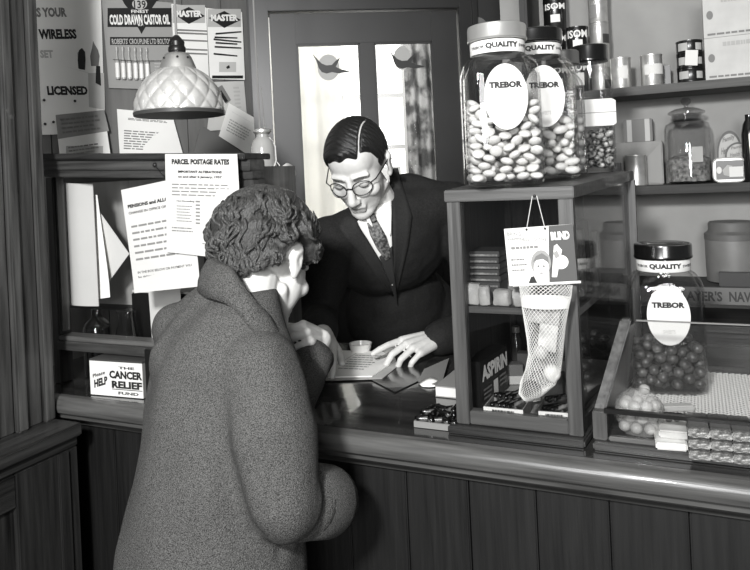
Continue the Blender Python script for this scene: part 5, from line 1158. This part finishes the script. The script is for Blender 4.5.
body.cap(neckB, C2 + Vector((0, .03, 0)), .046, .07, n=18); body.cap(RS, LS, .035, .035); body.cap(C2 + Vector((0, .03, 0)), PEL, .07, .09)
body.chain([RS, elR, wrR], [.045, .036, .027]); body.chain([LS, elL, wrL], [.045, .036, .027])
for s in (-1, 1): body.chain([PEL + Vector((s * .08, 0, -.03)), Vector((.09 + s * .1, 2.26, .5)), Vector((.09 + s * .11, 2.29, .07))], [.075, .052, .036])
tipL = AZ(379, 362, .976)
kL, tL = hand(body, wrL, tipL + Vector((.012, 0, .012)) - wrL, Vector((-.05, -.55, .85)), 1, [(.10, .15, .15), (.40, .70, .55), (.50, .85, .6), (.55, .9, .6)], thumb=(.8, .42, -.45), tcurl=(.05, .1), size=1.03)
kR, tR = hand(body, wrR, Vector((.03, -.9, -.12)), Vector((.25, -.1, .95)), -1, [(.2, .45, .35), (.25, .5, .35), (.25, .5, .35), (.25, .5, .35)], thumb=(.75, .5, -.3))
bme = fuse(body, .0027, 2)
bo = obj('body', bme, SKIN, man, world=True)
# darker lips
lipm = mat('lip', 150, .5); bo.data.materials.append(lipm); inv = MM.inverted() @ XF[man.name]
for p in bo.data.polygons:
    q = inv @ p.center
    if q.y < -.082 and ((q.x / .022) ** 2 + ((q.z + .0735) / .0085) ** 2) < 1: p.material_index = 1
# suit
SUIT = mat('suit_cloth', 30, .85, 7, 220, .3, 500, spec=.25)
jk = MB()
jk.cap(RS, RS.lerp(neckB, .75), .070, .062, n=18); jk.cap(LS, LS.lerp(neckB, .75), .072, .062, n=18); jk.cap(LS, D(404, 190, 2.03), .070, .052, n=18); jk.cap(D(404, 190, 2.03), neckB, .050, .05, n=14)
ld = (C2 - neckB).normalized(); ac = (LS - RS).normalized(); fw = ac.cross(ld).normalized()
Rt = Matrix((ac, fw, ld)).transposed()
jk.ell(neckB.lerp(C1, .62), (.185, .112, .17), Rt, n=28, m=18); jk.ell(C1.lerp(C2, .55), (.165, .115, .20), Rt, n=28, m=18); jk.ell(PEL + Vector((0, -.01, .02)), (.17, .12, .22), n=24)
jk.chain([RS, elR, wrR.lerp(elR, .18)], [.078, .064, .048], n=18); jk.chain([LS, elL, wrL.lerp(elL, .06)], [.078, .062, .047], n=18)
jm = fuse(jk, .0055, 22); ripple(jm, .006, 9, (1, 1, 1.0)); 
tj = bvh(jm)
jo = obj('jacket', jm, SUIT, man, world=True)
sh_ = drape(tj, [(357, 222), (366, 238), (381, 262), (391, 285)], [(389, 178), (391, 215), (392, 245), (393, 286)], 8, .006, .004, 1.9); obj('shirt', sh_, mat('shirt_white', 214, .8), man, smooth='all', world=True)
vw = drape(tj, [(379, 257), (388, 278), (397, 305)], [(392, 246), (394, 272), (398, 306)], 4, .012, .003, 1.9); obj('waistcoat', vw, mat('waistcoat', 36, .85), man, smooth='all', world=True)
kt = drape(tj, [(366.5, 216), (369, 224)], [(374.5, 213), (377, 221)], 4, .019, .008, 1.9); tie = obj('tie', drape(tj, [(367, 223), (370, 235), (377, 249), (386, 261)], [(377, 220), (386, 236), (389.5, 248), (390.5, 258)], 6, .015, .004, 1.9), mat('tie_silk', 74, .5, 34, 130, contrast=(.42, .6)), man, smooth='all', world=True)
obj('tie_knot', kt, mat('tie_silk', 74, .5), tie, smooth='all', world=True)
cl_ = drape(tj, [(360, 208), (364, 217), (372, 227)], [(367, 208), (368, 214), (373, 226)], 3, .020, .003, 1.9); obj('collar_wing', cl_, mat('collar_white', 225, .7), man, smooth='all', world=True)
cl_ = drape(tj, [(376, 210), (377, 216), (384, 226), (390, 236)], [(388.5, 176), (391, 195), (391.5, 212), (391, 234)], 4, .017, .003, 1.9); obj('collar_wing', cl_, mat('collar_white', 225, .7), man, smooth='all', world=True)
lap = mat('lapel_cloth', 33, .8, 6, 220, spec=.3)
obj('lapel', drape(tj, [(345, 214), (338, 226), (348, 240), (366, 262), (392, 296)], [(356, 219), (360, 228), (368, 240), (380, 260), (394, 292)], 5, .014, .005, 1.9), lap, man, smooth='all', world=True)
obj('lapel', drape(tj, [(388, 168), (391, 190), (392.5, 220), (393.5, 250), (394, 292)], [(398, 168), (404, 190), (412, 216), (408, 246), (396, 296)], 5, .012, .005, 1.9), lap, man, smooth='all', world=True)
# cuff of the left sleeve, wedding ring
cd = (wrL - elL).normalized(); obj('shirt_cuff', MB().tube([wrL - cd * .03, wrL + cd * .004], .034, 20), mat('cuff_shade', 150, .8), man, True, world=True)
rg = kL[2]; f_, n_ = frame_from(tipL - wrL, Vector((-.05, -.55, .85))); dd = f_ * math.cos(.75) - n_ * math.sin(.75); c_ = rg + dd * .020; e1 = dd.cross(Vector((1, .3, 0))).normalized(); e2 = dd.cross(e1)
obj('ring', MB().tube([c_ + (e1 * math.cos(a) + e2 * math.sin(a)) * .0100 for a in np.linspace(0, 2 * math.pi, 17)], .0014, 6), mat('ring_gold', 215, .3, metal=.2), man, True, world=True)
# trousers and shoes (behind the counter)
trs = MB()
for s in (-1, 1): trs.chain([PEL + Vector((s * .075, 0, -.05)), Vector((.09 + s * .1, 2.26, .5)), Vector((.09 + s * .11, 2.28, .10))], [.095, .078, .066])
trs.ell(PEL + Vector((0, 0, -.03)), (.16, .11, .12)); obj('trousers', fuse(trs, .01, 4), SUIT, man, world=True)
for s in (-1, 1): obj('shoe', MB().ell(Vector((.09 + s * .115, 2.23, .0445)), (.045, .13, .044)), BLACK, man, True, world=True)
# hair, brows, lashes
HH = head_mesh(.0021)
def man_extra(a, n, h, off):
    front = np.clip((-a[:, 1] + .02) / .1, 0, 1); side = (a[:, 0] < .036)
    off = off + np.clip(h / .02, 0, 1) * front * np.where(side, .007, .002)
    pt = np.exp(-((a[:, 0] - .036) / .0024) ** 2) * (a[:, 1] < .045) * (a[:, 2] > .055); off = off * (1 - pt) - .003 * pt
    strand = np.sin((a[:, 1] * 1.0 + a[:, 0] * .35 + .3 * a[:, 2]) * 420 + 4 * np.sin(a[:, 0] * 60)) * .0007 + np.sin(a[:, 1] * 900 + a[:, 0] * 260) * .0004
    return off + strand * np.clip(h / .01, 0, 1) * (1 - pt)
hm = hair_shell(HH, [-.12, -.080, -.062, -.040, -.022, -.004, .03, .042, .075, .12], [.080, .074, .062, .048, .012, -.008, .016, -.025, -.052, -.055], .0055, man_extra, lambda a: np.where(a[:, 1] < -.03, np.where(a[:, 0] > .036, .014, 0) - .006 * np.exp(-((a[:, 0] + .03) / .03) ** 2) + .003 * np.sin(a[:, 0] * 160), 0))
HAIR = mat('hair_dark', 22, .33, 14, 40, .35, 60, stretch=(2.5, 18, 18), spec=.5)
place_local('hair', hm, HAIR, man, MM)
brow = MB()
for s in (-1, 1): brow.chain([Vector((s * .016, -.0955, .0200)), Vector((s * .031, -.0925, .0225)), Vector((s * .046, -.0800, .0180))], [.0018, .0024, .0014], n=8)
place_local('eyebrows', brow.data('eyebrows', 'all'), mat('brow_hair', 70, .8), man, MM)
lash = MB()
for s in (-1, 1): lash.tube([Vector((s * (.0325 + .0135 * t), -.0885 + .004 * t * t, -.0085 + .004 * t * t)) for t in np.linspace(-1, 1, 9)], .0010, 6)
place_local('eyelashes', lash.data('eyelashes', 'all'), mat('brow_hair', 70, .8), man, MM)
gls = MB(); lens = MB()
for s in (-1, 1):
    P = []
    for a in np.linspace(0, 2 * math.pi, 33): x = .0240 * math.cos(a); z = .0195 * math.sin(a) - (.002 if math.sin(a) < 0 else 0); P.append(Vector((s * .0325 + x, -.1045 + .35 * (abs(s * .0325 + x)) ** 2 / .06, -.004 + z)))
    gls.tube(P, .0015, 6); lens.add(P[:-1], [tuple(range(32))])
    gls.tube([Vector((s * .0555, -.0885, .004)), Vector((s * .068, -.078, .008)), Vector((s * .079, -.02, .010)), Vector((s * .082, .008, .011)), Vector((s * .084, .030, -.004))], .0017, 6)
gls.tube([Vector((-.009, -.106, -.001)), Vector((0, -.109, .003)), Vector((.009, -.106, -.001))], .0018, 6)
go = place_local('spectacles', gls.data('spectacles', 'all'), mat('spectacle_frame', 20, .3), man, MM)
place_local('lenses', lens.data('lenses'), glass('lens_glass', .93, 1.35), man, MM)

# ------------------------------------------------------------------ the woman customer, seen from behind
wo = thing('person', 'woman in grey tweed coat with waved hair, back turned at the counter', 'person', Vector((-.26, 1.2, 0)))
bd_ = Vector((.55, .835, 0)).normalized(); rb_ = Vector((bd_.y, -bd_.x, 0))
Rw = (Matrix.Rotation(math.radians(154), 3, 'Z') @ Matrix.Rotation(math.radians(32), 3, 'X') @ Matrix.Rotation(math.radians(4), 3, 'Y'))
sc_w = .98; Ow = D(297, 262, 1.335) - Rw @ Vector((-.080, .015, -.01)) * sc_w
MW = Matrix.Translation(Ow) @ Rw.to_4x4() @ Matrix.Scale(sc_w, 4)
WH = head_mesh(.0026, True)
Cs = D(226, 322, 1.29); Rsh = D(257, 376, 1.205); Lsh = D(186, 330, 1.35)
nk = D(247, 302, 1.31)
elWr = D(280, 500, 1.135); wrWr = D(321, 501, 1.245); elWl = D(292, 396, 1.41); wrWl = D(321, 340, 1.56)
wpel = D(218, 520, 1.26); 
wb_ = xf_mb(WH, MW); wb_.cap(MW @ Vector((0, .03, -.06)), nk, .050, .056, n=18); wb_.cap(nk, D(230, 400, 1.29), .05, .08, n=18); wb_.cap(D(230, 400, 1.29), wpel, .08, .10, n=18); wb_.cap(Rsh, Lsh, .035, .035); wb_.cap(Rsh, elWr, .04, .034); wb_.cap(elWr, wrWr, .034, .024); wb_.cap(Lsh, elWl, .04, .034); wb_.cap(elWl, wrWl, .034, .024)
foot = Vector((wpel.x, wpel.y, 0))
for s in (-1, 1): wb_.chain([wpel + rb_ * s * .07, foot + rb_ * s * .075 + ZZ * .42 + bd_ * .01, foot + rb_ * s * .07 + ZZ * .30 - bd_ * .02, foot + rb_ * s * .07 + ZZ * .06], [.075, .048, .047, .030])
kW, tW = hand(wb_, wrWl, Vector((-.28, -.92, .28)), Vector((.95, .05, .35)), 1, [(1.1, 1.25, .8), (1.15, 1.3, .8), (1.2, 1.3, .8), (1.25, 1.3, .8)], thumb=(.75, .35, -.55), tcurl=(.2, .3), spread=.05, size=.95)
hand(wb_, wrWr.lerp(elWr, .6), wrWr - elWr, rb_ * -1 + ZZ * .3, 1, [(.9, 1.2, .8)] * 4, thumb=(.9, .05, -.4), size=.8)
wme = fuse(wb_, .0027, 2); obj('body', wme, mat('skin_woman', 205, .55, 6, 30, .1, 220), wo, world=True)
# coat
TW = mat('tweed', 72, .95, 26, 620, .7, 420, detail=3, contrast=(.36, .64), spec=.1)
co = MB(); base = Vector((wpel.x, wpel.y, .34))
def coatring(c, rx, ry, n=36): return [c + rb_ * (rx * math.cos(2 * math.pi * i / n)) + bd_ * (ry * math.sin(2 * math.pi * i / n)) for i in range(n)]
rings_ = []
for (px, py, d, rx, ry) in ((245, 290, 1.30, .052, .058), (240, 297, 1.295, .070, .07), (234, 308, 1.29, .088, .08), (229, 325, 1.285, .105, .095), (227, 355, 1.275, .130, .112), (226, 400, 1.265, .148, .124), (221, 450, 1.26, .156, .132), (215, 510, 1.255, .168, .142), (209, 580, 1.25, .186, .156), (208, 660, 1.25, .205, .17), (204, 745, 1.25, .215, .18)):
    rings_.append(coatring(D(px, py, d), rx, ry))
co.rings(rings_)
co.chain([Rsh + ZZ * .005, Rsh.lerp(elWr, .5) + rb_ * .005, elWr, wrWr.lerp(elWr, .12)], [.072, .082, .069, .055], n=20); co.chain([Lsh, Lsh.lerp(elWl, .5), elWl, wrWl.lerp(elWl, .55)], [.062, .062, .052, .044], n=20)
co.cap(Rsh, D(238, 318, 1.275), .064, .05); co.cap(Lsh, D(222, 298, 1.30), .056, .045); co.cap(Lsh, D(176, 430, 1.31), .056, .06); co.cap(D(222, 298, 1.30), D(200, 360, 1.30), .05, .09)
cm_ = fuse(co, .006, 8)
a = arr(cm_); n_ = norms(cm_); out = a.copy()
for i in range(len(a)):
    q = Vector(a[i]); out[i] += n_[i] * (.007 * noise.fractal(q * 7, 1.0, 2.0, 2) + .006 * noise.noise(Vector((q.x * 14, q.y * 14, q.z * 2.2))))
eb = np.array(elWr.lerp(wrWr, .35)); dr_ = np.array((wrWr - elWr).normalized()); rel = out - eb; along = rel @ dr_; dist = np.linalg.norm(rel, axis=1)
out += n_ * (-.010 * np.exp(-(along / .012) ** 2) * np.exp(-(dist / .085) ** 4) + .005 * np.exp(-((along - .03) / .012) ** 2) * np.exp(-(dist / .085) ** 4))[:, None]
fa, fb = np.array(D(200, 395, 1.13)), np.array(D(250, 535, 1.10)); fd = (fb - fa) / np.linalg.norm(fb - fa); rel = out - fa; tt = np.clip(rel @ fd, 0, np.linalg.norm(fb - fa)); dd_ = np.linalg.norm(rel - tt[:, None] * fd, axis=1)
out += n_ * (-.012 * np.exp(-(dd_ / .028) ** 2))[:, None]
setv(cm_, out); co_o = obj('coat', cm_, TW, wo, world=True)
# cuffs
cdr = (wrWr - elWr).normalized(); e0 = wrWr.lerp(elWr, .12)
cu = MB().tube([e0 - cdr * .055, e0 - cdr * .05, e0 + cdr * .03, e0 + cdr * .048, e0 + cdr * .05, e0 + cdr * .03, e0], [.057, .0625, .0625, .059, .050, .048, .046], 26); obj('cuff', cu, TW, wo, smooth='all', world=True)
cdl = (wrWl - elWl).normalized(); e0 = wrWl.lerp(elWl, .42)
cu = MB().tube([e0 - cdl * .03, e0 - cdl * .026, e0 + cdl * .022, e0 + cdl * .028, e0 + cdl * .022, e0 - cdl * .01], [.040, .046, .048, .046, .040, .036], 26); obj('cuff', cu, TW, wo, smooth='all', world=True)
# turned-up collar round the neck
tcw = bvh(cm_)
cpts = [(213, 274, 1.345), (209, 271, 1.29), (218, 274, 1.25), (233, 285, 1.225), (250, 303, 1.215), (268, 326, 1.225), (282, 344, 1.25), (293, 360, 1.30)]
rows = []
for k in range(25):
    t = k / 24 * (len(cpts) - 1); i = min(int(t), len(cpts) - 2); u_ = t - i; c = D(*[cpts[i][q] + (cpts[i + 1][q] - cpts[i][q]) * u_ for q in range(3)])
    ctr = Vector((nk.x, nk.y, c.z)); o_ = (c - ctr); o_.z = 0; o_ = o_.normalized(); r = []
    for (do, dz) in ((-.026, .012), (-.012, .022), (.003, .020), (.014, .004), (.022, -.018), (.024, -.036), (.014, -.040), (-.004, -.034), (-.02, -.02)): r.append(c + o_ * do + ZZ * (dz + .004 * math.sin(k * .8)))
    rows.append(r)
obj('collar', MB().rings(rows), TW, wo, smooth='all', world=True)
# legs and shoes
for s in (-1, 1): obj('shoe', MB().ell(foot + rb_ * s * .07 + bd_ * .05 + ZZ * .036, (.042, .115, .035), Matrix((rb_, bd_, ZZ)).transposed()), BLACK, wo, True, world=True)
# waved hair
def wom_extra(a, n, h, off):
    back = np.clip((a[:, 1] + .05) / .12, 0, 1)
    off = np.clip(h / .026, -.12, 1) * (.020 + .009 * back)
    wv = np.zeros(len(a))
    for i in range(len(a)):
        if h[i] < -.005: continue
        p = a[i]; th = math.atan2(p[0], p[1]); w1 = noise.noise(Vector(p) * 22); w2 = noise.noise(Vector((p[0] + .3, p[1], p[2])) * 45)
        ph = p[2] * 150 + 2.2 * math.sin(th * 2.5) + 3.2 * w1 + 9 * abs(p[0])
        st_ = noise.noise(Vector((th * 26 + 1.5 * math.sin(ph), p[2] * 16, p[1] * 8)))
        wv[i] = .0055 * math.sin(ph) + .0042 * w2 + .0022 * st_ + .006 * w1
    de = np.linalg.norm(a - np.array((-.082, .012, -.012)), axis=1); fe = np.clip((de - .024) / .03, .1, 1)
    wv = wv * np.clip((.125 - a[:, 2]) / .07, .6, 1)
    return (off + wv * np.clip(h / .014, 0, 1)) * fe
WH2 = head_mesh(.0023, True)
hw_ = hair_shell(WH2, [-.12, -.085, -.055, -.030, .0, .03, .05, .075, .12], [.070, .060, .024, .006, .012, .006, -.035, -.066, -.074], .02, wom_extra)
HB = mat('hair_brown', 54, .36, 26, 30, .6, 40, stretch=(20, 20, 5), detail=5, contrast=(.35, .65))
place_local('hair', hw_, HB, wo, MW)
# waved locks lying over the hair
th_ = bvh(hw_); rnd = random.Random(5); lk = MB(); hv = arr(hw_); hn = norms(hw_); crown = Vector((.01, .045, .12)); made = 0
while made < 190:
    i = rnd.randrange(len(hv)); p = Vector(hv[i])
    if p.z < -.045 or p.y < -.09 or p.z > .112 or (p - Vector((-.085, .012, -.012))).length < .05: continue
    made += 1; pts = []; ph = rnd.uniform(0, 6.3); L = rnd.randint(12, 20)
    base_d = (p - crown); amp = rnd.uniform(.3, .7)
    for q in range(L):
        hit = th_.find_nearest(p)
        if hit[0] is None: break
        p, nn = hit[0], hit[1]
        fl2 = (p - crown); fl2.z = min(fl2.z, -.01) - .04; fl2 = (fl2 - nn * fl2.dot(nn)).normalized(); lat = nn.cross(fl2)
        pts.append(p + nn * (.0022 + .0035 * math.sin(q * .75 + ph) + (.004 if q > L - 5 and p.z < 0 else 0))); p = p + fl2 * .0058 + lat * (.0062 * amp * math.sin(q * .62 + ph))
        if p.z < -.10 or (p - Vector((-.085, .012, -.012))).length < .042: break
    if len(pts) < 5: continue
    r0 = rnd.uniform(.0032, .006); lk.tube(pts, [max(.0006, r0 * math.sin(math.pi * min(.97, (q + .6) / len(pts))) ** .6) for q in range(len(pts))], 6)
lm = lk.data('hair_locks', 'all'); lo = place_local('hair_locks', lm, HB, wo, MW); lo['kind'] = 'stuff'
